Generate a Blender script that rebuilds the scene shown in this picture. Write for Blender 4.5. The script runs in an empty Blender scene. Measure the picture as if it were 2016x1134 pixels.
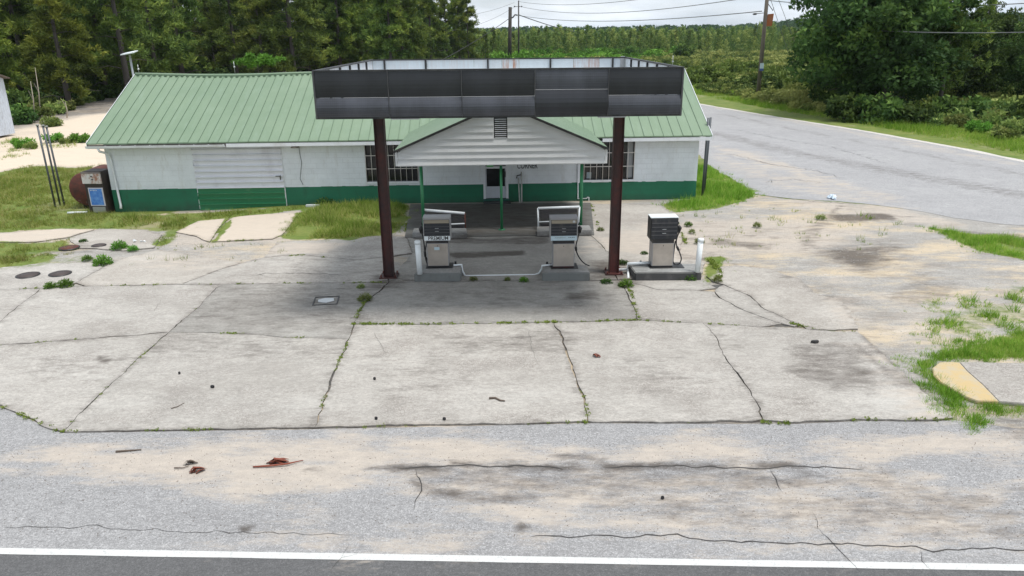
import bpy, bmesh, math, random
import numpy as np
from mathutils import Vector, Matrix, noise as mnoise
from mathutils.geometry import delaunay_2d_cdt
random.seed(7); rng = np.random.default_rng(11)
S = bpy.context.scene; COL = S.collection

# ---------------------------------------------------------------- camera
CH, CF, CP, CR = 6.2, 1456.7, 0.3295, -0.0100      # height, focal in photo px, pitch down, roll
cam = bpy.data.cameras.new('camera'); camo = bpy.data.objects.new('camera', cam); COL.objects.link(camo)
cam.sensor_width = 36; cam.lens = 36 * CF / 2016; cam.clip_start = .1; cam.clip_end = 6000
_R = Vector((1, 0, 0)); _F = Vector((0, math.cos(CP), -math.sin(CP))); _U = Vector((0, math.sin(CP), math.cos(CP)))
_c, _s = math.cos(CR), math.sin(CR)
_Rc = _c * _R + _s * _U; _Uc = -_s * _R + _c * _U
M = Matrix((_Rc, _Uc, -_F)).transposed().to_4x4(); M.translation = Vector((0, 0, CH)); camo.matrix_world = M
S.camera = camo
S.render.resolution_x = 1024; S.render.resolution_y = 576
# ---------------------------------------------------------------- light
SUN_EL, SUN_AZ = math.radians(72), math.radians(118)      # azimuth clockwise from +Y
sd = Vector((math.sin(SUN_AZ) * math.cos(SUN_EL), math.cos(SUN_AZ) * math.cos(SUN_EL), math.sin(SUN_EL)))
sl = bpy.data.lights.new('sun', 'SUN'); sl.energy = 2.7; sl.angle = math.radians(14); sl.color = (1, .965, .91)
so = bpy.data.objects.new('sun', sl); COL.objects.link(so); so.rotation_euler = sd.to_track_quat('Z', 'Y').to_euler()
S.view_settings.view_transform = 'Standard'; S.view_settings.look = 'None'; S.view_settings.gamma = 1
S.view_settings.exposure = 0.31; S.view_settings.use_curve_mapping = False
W = bpy.data.worlds.new('World'); S.world = W; W.use_nodes = True
nt = W.node_tree; nt.nodes.clear()
wo = nt.nodes.new('ShaderNodeOutputWorld'); bg = nt.nodes.new('ShaderNodeBackground'); bg.inputs[1].default_value = .10
sk = nt.nodes.new('ShaderNodeTexSky'); sk.sky_type = 'NISHITA'; sk.sun_disc = False; sk.sun_elevation = SUN_EL; sk.sun_rotation = SUN_AZ; sk.dust_density = 2; sk.air_density = 1
tc = nt.nodes.new('ShaderNodeTexCoord'); mp = nt.nodes.new('ShaderNodeMapping'); mp.inputs['Scale'].default_value = (1, 1, 5)
nz = nt.nodes.new('ShaderNodeTexNoise'); nz.inputs['Scale'].default_value = 2.6; nz.inputs['Detail'].default_value = 9; nz.inputs['Roughness'].default_value = .6
rp = nt.nodes.new('ShaderNodeValToRGB'); rp.color_ramp.elements[0].position = .36; rp.color_ramp.elements[1].position = .58
rp.color_ramp.elements[0].color = (.6, .6, .6, 1); rp.color_ramp.elements[1].color = (1, 1, 1, 1)
nz2 = nt.nodes.new('ShaderNodeTexNoise'); nz2.inputs['Scale'].default_value = 5; nz2.inputs['Detail'].default_value = 8
rc = nt.nodes.new('ShaderNodeValToRGB'); rc.color_ramp.elements[0].position = .35; rc.color_ramp.elements[1].position = .65
rc.color_ramp.elements[0].color = (6.4, 7.3, 8.3, 1); rc.color_ramp.elements[1].color = (8.6, 9.1, 9.7, 1)
mx = nt.nodes.new('ShaderNodeMix'); mx.data_type = 'RGBA'
L = nt.links.new
L(tc.outputs['Generated'], mp.inputs[0]); L(mp.outputs[0], nz.inputs['Vector']); L(mp.outputs[0], nz2.inputs['Vector'])
L(nz.outputs[0], rp.inputs[0]); L(nz2.outputs[0], rc.inputs[0])
L(rp.outputs[0], mx.inputs[0]); L(sk.outputs[0], mx.inputs[6]); L(rc.outputs[0], mx.inputs[7])
L(mx.outputs[2], bg.inputs[0]); L(bg.outputs[0], wo.inputs[0])

# ---------------------------------------------------------------- surveying: a photo pixel to a place in the world
def ray(px, py):
    a, b = (px - 1008) / CF, (py - 567) / CF
    return _F + a * _Rc - b * _Uc
def sstep(a, b, x):
    t = min(1, max(0, (x - a) / (b - a))); return t * t * (3 - 2 * t)
def GZ(x, y): return -0.15 * sstep(8, 13, -x) * sstep(21, 26, y)
def G(px, py, z=0.0):
    d = ray(px, py); t = (z - CH) / d.z
    return Vector((d.x * t, d.y * t, z))
def AY(px, py, Y):
    d = ray(px, py); t = Y / d.y
    return Vector((d.x * t, Y, CH + d.z * t))

# ---------------------------------------------------------------- node materials
class NT:
    def __init__(s, name):
        s.m = bpy.data.materials.new(name); s.m.use_nodes = True; s.t = s.m.node_tree; s.t.nodes.clear()
        s.o = s.t.nodes.new('ShaderNodeOutputMaterial'); s.b = s.t.nodes.new('ShaderNodeBsdfPrincipled'); s.t.links.new(s.b.outputs[0], s.o.inputs[0])
        s.geo = None
    def put(s, sock, v):
        if isinstance(v, bpy.types.NodeSocket): s.t.links.new(v, sock)
        elif v is not None:
            if isinstance(v, (tuple, list)) and len(v) == 3 and sock.type == 'RGBA': v = (*v, 1)
            sock.default_value = v
    def pos(s, sc=(1, 1, 1), rot=0, obj=False):
        if obj: n = s.t.nodes.new('ShaderNodeTexCoord'); o = n.outputs['Object']
        else: n = s.t.nodes.new('ShaderNodeNewGeometry'); o = n.outputs['Position']
        m = s.t.nodes.new('ShaderNodeMapping'); m.inputs['Scale'].default_value = sc; m.inputs['Rotation'].default_value = (0, 0, rot)
        s.t.links.new(o, m.inputs[0]); return m.outputs[0]
    def noise(s, scale, detail=4, vec=None, rough=.55, dist=0):
        n = s.t.nodes.new('ShaderNodeTexNoise'); n.inputs['Scale'].default_value = scale; n.inputs['Detail'].default_value = detail
        n.inputs['Roughness'].default_value = rough; n.inputs['Distortion'].default_value = dist
        s.put(n.inputs['Vector'], vec if vec is not None else s.pos()); return n.outputs[0]
    def vor(s, scale, vec=None, feat='F1'):
        n = s.t.nodes.new('ShaderNodeTexVoronoi'); n.feature = feat; n.inputs['Scale'].default_value = scale
        s.put(n.inputs['Vector'], vec if vec is not None else s.pos()); return n.outputs[0]
    def math(s, op, a, b=None, c=None):
        n = s.t.nodes.new('ShaderNodeMath'); n.operation = op; s.put(n.inputs[0], a); s.put(n.inputs[1], b)
        if c is not None: s.put(n.inputs[2], c)
        return n.outputs[0]
    def rng(s, x, a, b, c=0., d=1.):
        n = s.t.nodes.new('ShaderNodeMapRange'); s.put(n.inputs[0], x)
        for i, v in enumerate((a, b, c, d)): n.inputs[i + 1].default_value = v
        return n.outputs[0]
    def mix(s, f, a, b, mode='MIX'):
        n = s.t.nodes.new('ShaderNodeMix'); n.data_type = 'RGBA'; n.blend_type = mode
        s.put(n.inputs[0], f); s.put(n.inputs[6], a); s.put(n.inputs[7], b); return n.outputs[2]
    def attr(s, name):
        n = s.t.nodes.new('ShaderNodeAttribute'); n.attribute_name = name; return n
    def sep(s, col):
        n = s.t.nodes.new('ShaderNodeSeparateColor'); s.put(n.inputs[0], col); return n.outputs
    def bump(s, h, strength=.3, dist=.01):
        n = s.t.nodes.new('ShaderNodeBump'); n.inputs['Strength'].default_value = strength; n.inputs['Distance'].default_value = dist
        s.put(n.inputs['Height'], h); s.t.links.new(n.outputs[0], s.b.inputs['Normal'])
    def fin(s, col=None, rough=.8, metal=0., spec=None):
        s.put(s.b.inputs['Base Color'], col); s.put(s.b.inputs['Roughness'], rough); s.put(s.b.inputs['Metallic'], metal)
        if spec is not None: s.b.inputs['Specular IOR Level'].default_value = spec
        return s.m

def paint(name, col, rough=.6, metal=0., var=.18, scale=3., dirt=(.25, .22, .18), dirt_amt=.25, bump=0., fine=40):
    n = NT(name); a = n.noise(scale, 6, n.pos(obj=False)); f = n.noise(fine, 3)
    c = n.mix(n.rng(a, .3, .7, 0, var), col, tuple(x * .6 for x in col))
    c = n.mix(n.math('MULTIPLY', n.rng(n.noise(scale * .7, 8, n.pos((1, 1, .5)), .7), .5, .8), dirt_amt), c, dirt)
    if bump: n.bump(f, bump, .004)
    return n.fin(c, rough, metal)

def ground_mat(name, c1, c2, kind):
    n = NT(name); at = n.attr('mk'); r, g, b = n.sep(at.outputs['Color'])[:3]; al = at.outputs['Alpha']
    big = n.noise(.22, 6, None, .6); mid = n.noise(1.7, 7, None, .65); fine = n.noise(16, 6, None, .75)
    spk = n.noise(75 if kind == 'asphalt' else 60, 2, None, .6)
    col = n.mix(n.rng(big, .36, .66), c1, c2)
    col = n.mix(n.rng(mid, .38, .72, 0, .6), col, tuple(x * .74 for x in c2))
    col = n.mix(n.rng(n.noise(.5, 9, n.pos((.35, 1.6, 1)), .7), .5, .75, 0, .45), col, tuple(x * .7 for x in c2))
    w = .62 if kind == 'asphalt' else (.5 if kind == 'gravel' else .42)
    vr = n.vor(34 if kind == 'asphalt' else 24, n.pos())
    col = n.mix(n.math('MULTIPLY', n.rng(spk, .42, .62), w), col, tuple(min(1, x * (.35 if kind != 'concrete' else .5)) for x in c1))
    g1_ = n.noise(19, 4, n.pos((.8, 1.2, 1)), .9); g2_ = n.noise(9, 6, n.pos((.6, 1.4, 1)), .85)
    col = n.mix(n.rng(g1_, .50, .66, 0, .55 if kind != 'asphalt' else .3), col, tuple(x * .45 for x in c1)); col = n.mix(n.rng(g1_, .50, .36, 0, .4), col, tuple(min(.75, x * 1.3) for x in c1))
    col = n.mix(n.rng(g2_, .50, .64, 0, .6), col, tuple(x * .6 for x in c2))
    if kind != 'concrete': col = n.mix(n.math('MULTIPLY', n.rng(n.noise(48, 2), .55, .72), .45), col, tuple(min(.75, x * 1.8) for x in c1))
    else:
        pit = n.rng(n.vor(9, n.pos((1, 1.3, 1))), .02, .12, 1, 0)
        col = n.mix(n.math('MULTIPLY', n.rng(n.noise(7, 8, n.pos((.45, 1.8, 1)), .8), .45, .7), .5), col, tuple(x * .62 for x in c1))
        col = n.mix(n.math('MULTIPLY', pit, n.rng(n.noise(1.1, 2), .5, .6, 0, .45)), col, (.08, .075, .07))
        st_ = n.noise(.55, 10, n.pos((.6, 1.3, 1), .3), .72); col = n.mix(n.rng(st_, .5, .66, 0, .42), col, (.27, .25, .225)); col = n.mix(n.rng(st_, .45, .33, 0, .35), col, (.58, .56, .52))
        agg = n.math('MULTIPLY', n.rng(n.noise(.35, 7, None, .7), .47, .6), .55)          # worn patches that show the aggregate
        col = n.mix(n.math('MULTIPLY', agg, n.rng(n.noise(38, 3), .38, .62)), col, (.16, .135, .12))
    col = n.mix(n.math('MULTIPLY', n.rng(n.noise(3.2, 8, n.pos((.6, 1.5, 1)), .75), .5, .72), .35), col, tuple(x * .5 for x in c1))
    # tone of the piece
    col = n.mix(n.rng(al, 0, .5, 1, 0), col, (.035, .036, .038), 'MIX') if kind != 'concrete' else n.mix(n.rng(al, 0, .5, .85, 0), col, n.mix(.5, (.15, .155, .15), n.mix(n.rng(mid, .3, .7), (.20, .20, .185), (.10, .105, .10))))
    col = n.mix(n.rng(al, .5, 1, 0, .8), col, (.60, .50, .385))
    if kind == 'gravel':
        y1 = n.noise(.45, 10, n.pos((.5, 1.3, 1)), .72); y2 = n.noise(1.1, 10, n.pos((.6, 1.6, 1)), .75)
        col = n.mix(n.rng(y1, .47, .58, 0, .85), col, (.52, .425, .30)); col = n.mix(n.rng(y2, .54, .68, 0, .7), col, (.24, .215, .19)); col = n.mix(n.rng(y2, .44, .34, 0, .6), col, (.56, .53, .49))
    # sand
    sn = n.math('ADD', r, n.math('MULTIPLY', n.math('SUBTRACT', n.noise(1.9, 10, n.pos((.45, 1.5, 1)), .75), .5), 2.6))
    sn = n.math('ADD', sn, n.math('MULTIPLY', n.math('SUBTRACT', spk, .5), .5))
    sf = n.math('MULTIPLY', n.rng(sn, .3, .8), n.rng(r, .02, .3))
    sc = n.mix(n.rng(n.noise(5, 8, n.pos((.6, 1.5, 1)), .7), .35, .65), (.50, .44, .375), (.40, .355, .31))
    sc = n.mix(n.math('MULTIPLY', n.rng(spk, .5, .64), .3), sc, (.2, .17, .14))
    sc = n.mix(n.rng(al, .55, 1, 0, 1), sc, (.62, .52, .41))
    col = n.mix(n.math('MULTIPLY', sf, .9), col, sc)
    if kind == 'gravel':
        y3 = n.noise(.9, 11, n.pos((.5, 1.7, 1), .25), .78); col = n.mix(n.math('MULTIPLY', n.rng(y3, .52, .64), n.rng(al, .8, 1, .6, .15)), col, (.22, .19, .16)); col = n.mix(n.rng(n.noise(13, 5, None, .9), .52, .64, 0, .45), col, (.2, .18, .16))
    # dark dirt and painted canopy shade, both from the same mask
    dk = n.rng(n.math('ADD', g, n.math('MULTIPLY', n.math('SUBTRACT', n.noise(2.6, 10, n.pos((.6, 1.6, 1)), .8), .5), 2.4)), .15, .85)
    dk = n.math('MULTIPLY', dk, n.rng(g, .02, .2))
    col = n.mix(n.math('MULTIPLY', dk, .82), col, n.mix(fine, (.045, .037, .032), (.10, .083, .07)))
    # turf and soil
    gn = n.math('ADD', b, n.math('MULTIPLY', n.math('SUBTRACT', n.noise(3, 8, None, .7), .5), .8))
    gf = n.math('MULTIPLY', n.rng(gn, .4, .62), n.rng(b, .02, .2))
    gr = n.mix(n.rng(n.noise(.8, 8, None, .7), .35, .65), (.10, .16, .028), (.20, .22, .06))
    gr = n.mix(n.rng(n.noise(6, 6, None, .7), .45, .7, 0, .55), gr, (.06, .10, .018))
    gr = n.mix(n.rng(n.noise(.33, 7, None, .65), .56, .7, 0, .7), gr, (.33, .28, .19))
    col = n.mix(gf, col, gr)
    h = n.math('ADD', n.math('MULTIPLY', spk, .6), n.math('MULTIPLY', fine, .9))
    n.bump(h, .5 if kind != 'concrete' else .28, .012)
    return n.fin(col, .92, 0, .25)

# ---------------------------------------------------------------- mesh helpers
def tag(o, label=None, cat=None, group=None, kind=None):
    if label: o['label'] = label
    if cat: o['category'] = cat
    if group: o['group'] = group
    if kind: o['kind'] = kind
    return o
def empty(name, loc, label, cat, group=None, rz=0.):
    o = bpy.data.objects.new(name, None); COL.objects.link(o); o.location = loc; o.rotation_euler = (0, 0, rz); o.empty_display_size = .2
    return tag(o, label, cat, group)
def obj(name, me, parent=None, loc=None, rz=None):
    o = bpy.data.objects.new(name, me); COL.objects.link(o)
    if parent: o.parent = parent
    if loc is not None: o.location = loc
    if rz is not None: o.rotation_euler = (0, 0, rz)
    return o
def copy_tree(o, parent=None):
    c = o.copy(); COL.objects.link(c)
    if parent: c.parent = parent
    for ch in list(o.children): copy_tree(ch, c)
    return c
class MB:
    def __init__(s): s.v = []; s.f = []; s.mi = []; s.sm = []
    def add(s, vs, fs, mi=0, sm=False):
        k = len(s.v); s.v += [tuple(v) for v in vs]; s.f += [tuple(i + k for i in f) for f in fs]; s.mi += [mi] * len(fs); s.sm += [sm] * len(fs); return s
    def box(s, x0, x1, y0, y1, z0, z1, mi=0):
        return s.add([(x, y, z) for z in (z0, z1) for y in (y0, y1) for x in (x0, x1)],
                     [(0, 2, 3, 1), (4, 5, 7, 6), (0, 1, 5, 4), (2, 6, 7, 3), (0, 4, 6, 2), (1, 3, 7, 5)], mi)
    def prism(s, pts, ax, t0, t1, mi=0):     # 2D outline extruded along an axis ('y': pts are x,z; 'z': pts are x,y; 'x': pts are y,z)
        def P(p, t): return (p[0], t, p[1]) if ax == 'y' else ((p[0], p[1], t) if ax == 'z' else (t, p[0], p[1]))
        n = len(pts)
        return s.add([P(p, t0) for p in pts] + [P(p, t1) for p in pts],
                     [tuple(range(n)), tuple(range(2 * n - 1, n - 1, -1))] + [(i, i + n, (i + 1) % n + n, (i + 1) % n) for i in range(n)], mi)
    def tube(s, pts, r, n=8, mi=0, cap=True):
        pts = [Vector(p) for p in pts]; rs = r if isinstance(r, (list, tuple)) else [r] * len(pts); vs = []; fs = []
        up = None
        for i, p in enumerate(pts):
            d = (pts[min(i + 1, len(pts) - 1)] - pts[max(i - 1, 0)]).normalized()
            if up is None: up = d.orthogonal().normalized()
            up = (up - d * up.dot(d)).normalized(); sd_ = d.cross(up)
            for k in range(n):
                a = 2 * math.pi * k / n; vs.append(p + (up * math.cos(a) + sd_ * math.sin(a)) * rs[i])
        for i in range(len(pts) - 1):
            for k in range(n): fs.append((i * n + k, i * n + (k + 1) % n, (i + 1) * n + (k + 1) % n, (i + 1) * n + k))
        if cap: fs += [tuple(range(n - 1, -1, -1)), tuple((len(pts) - 1) * n + k for k in range(n))]
        return s.add(vs, fs, mi, True)
    def mesh(s, name, *mats, bevel=0):
        me = bpy.data.meshes.new(name); me.from_pydata(s.v, [], s.f)
        for m in mats: me.materials.append(m)
        me.polygons.foreach_set('material_index', s.mi); me.polygons.foreach_set('use_smooth', s.sm)
        bm = bmesh.new(); bm.from_mesh(me); bmesh.ops.recalc_face_normals(bm, faces=bm.faces[:])
        if bevel:
            bmesh.ops.bevel(bm, geom=[e for e in bm.edges if len(e.link_faces) == 2 and e.calc_face_angle(0) > .6], offset=bevel, segments=2, affect='EDGES', clamp_overlap=True)
        bm.to_mesh(me); bm.free(); me.update(); return me
    def build(s, name, mat, parent=None, loc=None, rz=None, bevel=0):
        mats = mat if isinstance(mat, (list, tuple)) else [mat]
        return obj(name, s.mesh(name, *mats, bevel=bevel), parent, loc, rz)
def text(body, size, loc, rot, mat, parent, name='lettering', extrude=.002, font_scale=(1, 1)):
    cu = bpy.data.curves.new('t', 'FONT'); cu.body = body; cu.size = size; cu.extrude = extrude; cu.align_x = 'CENTER'; cu.align_y = 'CENTER'; cu.offset = size * .015
    t = bpy.data.objects.new('t', cu); COL.objects.link(t); bpy.context.view_layer.update()
    me = bpy.data.meshes.new_from_object(t.evaluated_get(bpy.context.evaluated_depsgraph_get())); bpy.data.objects.remove(t); me.name = name
    me.materials.clear(); me.materials.append(mat)
    for v in me.vertices: v.co.x *= font_scale[0]; v.co.y *= font_scale[1]
    o = obj(name, me, parent, loc); o.rotation_euler = rot; return o

# ---------------------------------------------------------------- masks on the ground
def W2(pts): return np.array([tuple(G(x, y))[:2] for x, y in pts])
def sdist(P, poly):
    d = np.full(len(P), 1e9); ins = np.zeros(len(P), bool); n = len(poly)
    for i in range(n):
        a, b = poly[i], poly[(i + 1) % n]; e = b - a; w = P - a
        t = np.clip((w @ e) / max(e @ e, 1e-9), 0, 1); d = np.minimum(d, np.hypot(*(w - t[:, None] * e).T))
        c = (a[1] > P[:, 1]) != (b[1] > P[:, 1])
        with np.errstate(divide='ignore', invalid='ignore'): xi = (b[0] - a[0]) * (P[:, 1] - a[1]) / (b[1] - a[1] if b[1] != a[1] else 1e-9) + a[0]
        ins ^= c & (P[:, 0] < xi)
    return np.where(ins, d, -d)
def ldist(P, line):
    d = np.full(len(P), 1e9)
    for a, b in zip(line[:-1], line[1:]):
        e = b - a; w = P - a; t = np.clip((w @ e) / max(e @ e, 1e-9), 0, 1); d = np.minimum(d, np.hypot(*(w - t[:, None] * e).T))
    return d
def fbm(P, sc, seed=0.):
    return np.array([mnoise.fractal(Vector((x * sc + seed, y * sc - seed, seed)), 1., 2., 4) for x, y in P]) * .5 if len(P) else np.zeros(0)
SANDS, DARKS, GRASS, LINES = [], [], [], []
def _sm(x): x = np.clip(x, 0, 1); return x * x * (3 - 2 * x)
def masks(P, alpha=.5, default_grass=None):
    mk = np.zeros((len(P), 4)); mk[:, 3] = alpha; nn = fbm(P, .8); n2 = fbm(P, .3, 5.)
    for ch, lst in ((0, SANDS), (1, DARKS), (2, GRASS)):
        for poly, f, amp, st in lst:
            lo, hi = poly.min(0) - f - 2, poly.max(0) + f + 2
            k = np.where((P[:, 0] > lo[0]) & (P[:, 0] < hi[0]) & (P[:, 1] > lo[1]) & (P[:, 1] < hi[1]))[0]
            if len(k) == 0: continue
            s = sdist(P[k], poly) + amp * nn[k]
            v = st * _sm(.5 + s / (2 * f)); mk[k, ch] = np.maximum(mk[k, ch], v)
    for line, w, st in LINES:
        d = ldist(P, line) + .25 * nn * w; mk[:, 1] = np.maximum(mk[:, 1], st * _sm(1 - d / w))
    if default_grass is not None: mk[:, 2] = np.maximum(mk[:, 2], default_grass(P, n2))
    return mk
def put_masks(me, mk):
    a = me.attributes.new('mk', 'FLOAT_COLOR', 'POINT'); a.data.foreach_set('color', mk.astype(np.float32).ravel())
def outline(pts, jit=.0, step=.18):            # world outline, subdivided, jittered by a place-fixed noise so neighbours share it
    out = []; n = len(pts)
    for i in range(n):
        a, b = pts[i], pts[(i + 1) % n]; k = max(1, int(np.hypot(*(b - a)) / step))
        for j in range(k): out.append(a + (b - a) * j / k)
    out = np.array(out)
    if jit:
        for i, (x, y) in enumerate(out):
            out[i] += (mnoise.noise(Vector((x * 2.3, y * 2.3, 1))) * jit + mnoise.noise(Vector((x * 8, y * 8, 4))) * jit * .7, mnoise.noise(Vector((x * 2.3, y * 2.3, 9))) * jit + mnoise.noise(Vector((x * 8, y * 8, 14))) * jit * .5)
    return out
def inset(p, w):
    n = len(p); A = 0.5 * sum(p[i][0] * p[(i + 1) % n][1] - p[(i + 1) % n][0] * p[i][1] for i in range(n)); sgn = 1 if A > 0 else -1
    q = p.copy()
    for i in range(n):
        d = p[(i + 1) % n] - p[i - 1]; l = np.hypot(*d) or 1; q[i] = p[i] + sgn * w * (.45 + 2.4 * abs(mnoise.noise(Vector((p[i][0] * 1.3, p[i][1] * 1.3, 6))))) * np.array((-d[1], d[0])) / l
    return q
def sheet(name, pts, mat, z, step, alpha=.5, thick=0., gap=0., jit=0., parent=None, tilt=0., edge=None):
    b = outline(np.array(pts, float), jit, edge or step)
    if gap: b = inset(b, gap)
    lo, hi = b.min(0), b.max(0)
    gx, gy = np.meshgrid(np.arange(lo[0] + step / 2, hi[0], step), np.arange(lo[1] + step / 2, hi[1], step)); g = np.stack((gx.ravel(), gy.ravel()), 1)
    g += rng.uniform(-.2, .2, g.shape) * step; g = g[sdist(g, b) > step * .35]
    V = [Vector(p) for p in np.concatenate((b, g))]; nb = len(b)
    r = delaunay_2d_cdt(V, [], [list(range(nb))], 1, 1e-5)
    P = np.array([tuple(v) for v in r[0]]); F = r[2]
    c = P.mean(0); tx, ty = random.uniform(-tilt, tilt), random.uniform(-tilt, tilt)
    Z = np.array([z + GZ(x, y) for x, y in P]) + (P - c) @ np.array((tx, ty)) + (abs(tilt) * 1.5 * rng.uniform(0, 1) if tilt else 0)
    mk = masks(P, alpha)
    if gap: mk[:, 1] = np.maximum(mk[:, 1], .34 * _sm(1 - np.abs(sdist(P, b)) / .22))
    v3 = [(x, y, zz) for (x, y), zz in zip(P, Z)]; faces = [tuple(f) for f in F]
    if thick:
        k = len(v3); v3 += [(x, y, z - thick + GZ(x, y)) for x, y in b]; mk = np.concatenate((mk, np.tile((0, .8, 0, .5), (nb, 1))))
        faces += [(i, (i + 1) % nb, k + (i + 1) % nb, k + i) for i in range(nb)] if nb <= k else []
    me = bpy.data.meshes.new(name); me.from_pydata(v3, [], faces); me.materials.append(mat); put_masks(me, mk)
    bm = bmesh.new(); bm.from_mesh(me); bmesh.ops.recalc_face_normals(bm, faces=bm.faces[:])
    up = sum(f.normal.z * f.calc_area() for f in bm.faces)
    if up < 0: bmesh.ops.reverse_faces(bm, faces=bm.faces[:])
    bm.to_mesh(me); bm.free()
    return obj(name, me, parent)
# ================================================================ GROUND
M_conc = ground_mat('weathered_concrete', (.51, .48, .44), (.435, .41, .375), 'concrete')
M_asph = ground_mat('chip_asphalt', (.375, .37, .37), (.315, .31, .31), 'asphalt')
M_road = ground_mat('side_road_asphalt', (.42, .415, .415), (.35, .345, .35), 'asphalt')
M_soil = ground_mat('yard_soil', (.42, .40, .37), (.33, .315, .295), 'gravel')

def sand(pts, f=.4, amp=.8, st=1.): SANDS.append((W2(pts), f, amp, st))
def dark(pts, f=.3, amp=.6, st=1.): DARKS.append((W2(pts), f, amp, st))
def turf(pts, f=.3, amp=.7, st=1.): GRASS.append((W2(pts), f, amp, st))
def stain(pts, w, st): LINES.append((W2(pts), w, st))
# sand drifted over the highway shoulder
sand([(75, 888), (125, 868), (190, 876), (250, 880), (330, 876), (400, 866), (520, 862), (700, 868), (790, 860), (900, 856), (1000, 868), (1100, 878), (1200, 880), (1300, 868), (1350, 860), (1400, 858), (1480, 872), (1560, 882), (1640, 872), (1720, 862), (1800, 850), (1900, 842), (2040, 850),
      (2040, 905), (1800, 900), (1560, 912), (1300, 915), (1180, 905), (1050, 916), (800, 922), (640, 985), (480, 990), (380, 970), (200, 950), (90, 930)], .55, .35, .9)
sand([(640, 925), (1040, 925), (1300, 925), (1600, 930), (2040, 930), (2040, 1100), (1500, 1090), (900, 1085), (420, 1075), (560, 1050), (800, 1040), (900, 1010), (700, 960)], .7, .9, .6)
sand([(60, 880), (-40, 900), (-40, 950), (110, 960), (180, 930)], .4, .5, .5)
sand([(640, 838), (900, 832), (900, 848), (640, 855)], .1, .2, .4)
# yard on the right
sand([(1300, 440), (1400, 428), (1600, 430), (1700, 455), (1640, 500), (1480, 502), (1340, 520), (1300, 500), (1240, 505), (1160, 495), (1160, 470)], .8, 1.2, .85)
sand([(1560, 392), (1700, 402), (1800, 415), (1950, 450), (1850, 448), (1700, 425), (1560, 410)], .6, 1., .8)
sand([(1640, 480), (1760, 480), (1740, 520), (1680, 560), (1720, 600), (1680, 640), (1760, 690), (1850, 780), (1880, 826), (1800, 826), (1740, 760), (1700, 690), (1660, 660), (1620, 560)], .8, 1., .62)
sand([(1480, 560), (1600, 555), (1690, 600), (1640, 640)], .3, .4, .12)
sand([(1700, 580), (2040, 560), (2040, 640), (1850, 690), (1760, 700)], .7, 1.6, .5)
dark([(1620, 492), (1745, 484), (1755, 500), (1700, 535), (1665, 522)], .9, .7, 1.1); dark([(1750, 560), (1850, 540), (1900, 580), (1800, 600)], .5, 1.2, .4); dark([(1400, 470), (1520, 480), (1500, 490), (1400, 482)], .2, .5, .6); dark([(1560, 460), (1590, 450), (1610, 470), (1580, 488)], .15, .4, .4)
dark([(1640, 425), (1740, 420), (1760, 432), (1650, 438)], .3, .6, 1.)
dark([(1880, 455), (2040, 465), (2040, 485), (1900, 470)], .4, .5, .9)
dark([(1440, 520), (1560, 545), (1700, 600), (1660, 600), (1560, 560), (1400, 500), (1340, 540), (1345, 500)], .4, .8, .45)
# sand behind and left of the building
sand([(-60, 275), (0, 262), (60, 246), (200, 222), (330, 215), (330, 300), (210, 330), (60, 322), (0, 335), (-60, 340)], .6, 1.4, 1.)
sand([(0, 453), (121, 444), (184, 446), (132, 463), (69, 474), (0, 474)], .2, .3, .8)
sand([(345, 430), (600, 415), (600, 470), (500, 478), (330, 490)], .3, .5, .9)
sand([(520, 480), (700, 478), (640, 500), (520, 505)], .3, .7, .8)
sand([(205, 500), (480, 485), (480, 525), (360, 540), (230, 530)], .4, .9, .45)
# stains, plus dark patches that paint in the canopy's shade
stain([(780, 924), (830, 925), (900, 916), (1000, 918), (1060, 918), (1110, 926), (1190, 926), (1220, 918)], .16, 1.0)
stain([(1190, 920), (1300, 918), (1440, 920), (1500, 922), (1560, 916)], .12, 1.)
stain([(600, 925), (780, 922)], .08, .5); stain([(1560, 918), (1720, 924)], .08, .5)
dark([(800, 940), (840, 955), (920, 975), (1010, 978), (1090, 990), (1000, 992), (900, 985), (820, 965)], .1, .2, .8)
dark([(780, 922), (1560, 918), (1750, 950), (1500, 975), (1250, 965), (1000, 975), (820, 960)], .4, .5, .45)
dark([(1010, 1030), (1040, 1025), (1045, 1042), (1015, 1045)], .05, .1, 1.); dark([(478, 1040), (500, 1038), (500, 1044), (480, 1045)], .04, .03, 1.2)
dark([(1100, 960), (1480, 985), (1700, 960), (2040, 960), (2040, 1070), (1500, 1050), (1200, 1010)], .6, .8, .4)
dark([(1060, 905), (1110, 890), (1150, 888), (1195, 910), (1120, 905)], .08, .2, .7)
dark([(640, 560), (760, 535), (815, 545), (800, 575), (740, 590), (700, 640), (560, 640), (480, 600), (470, 565)], .9, .7, .38)  # canopy shade left of the post, painted into the ground mask
dark([(500, 500), (760, 490), (810, 530), (760, 555), (560, 552)], .6, .7, .2)  # fainter painted shade continuing behind the left post
dark([(815, 557), (1250, 557), (1230, 620), (740, 625)], .5, .8, .22)  # painted shade on the slab below the canopy
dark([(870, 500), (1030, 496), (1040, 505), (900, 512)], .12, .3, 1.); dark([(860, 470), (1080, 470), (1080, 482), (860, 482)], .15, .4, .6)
dark([(1110, 580), (1170, 575), (1175, 590), (1120, 592)], .12, .1, .7)
dark([(870, 660), (1100, 655), (1180, 670), (1100, 690), (900, 700)], .4, .7, .4); dark([(190, 705), (215, 706), (210, 716), (190, 714)], .05, .1, .9)
dark([(1545, 690), (1600, 680), (1700, 690), (1740, 760), (1640, 790), (1560, 730)], .3, .6, .5); dark([(1550, 770), (1600, 780), (1600, 826), (1560, 810)], .2, .3, .4)
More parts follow.
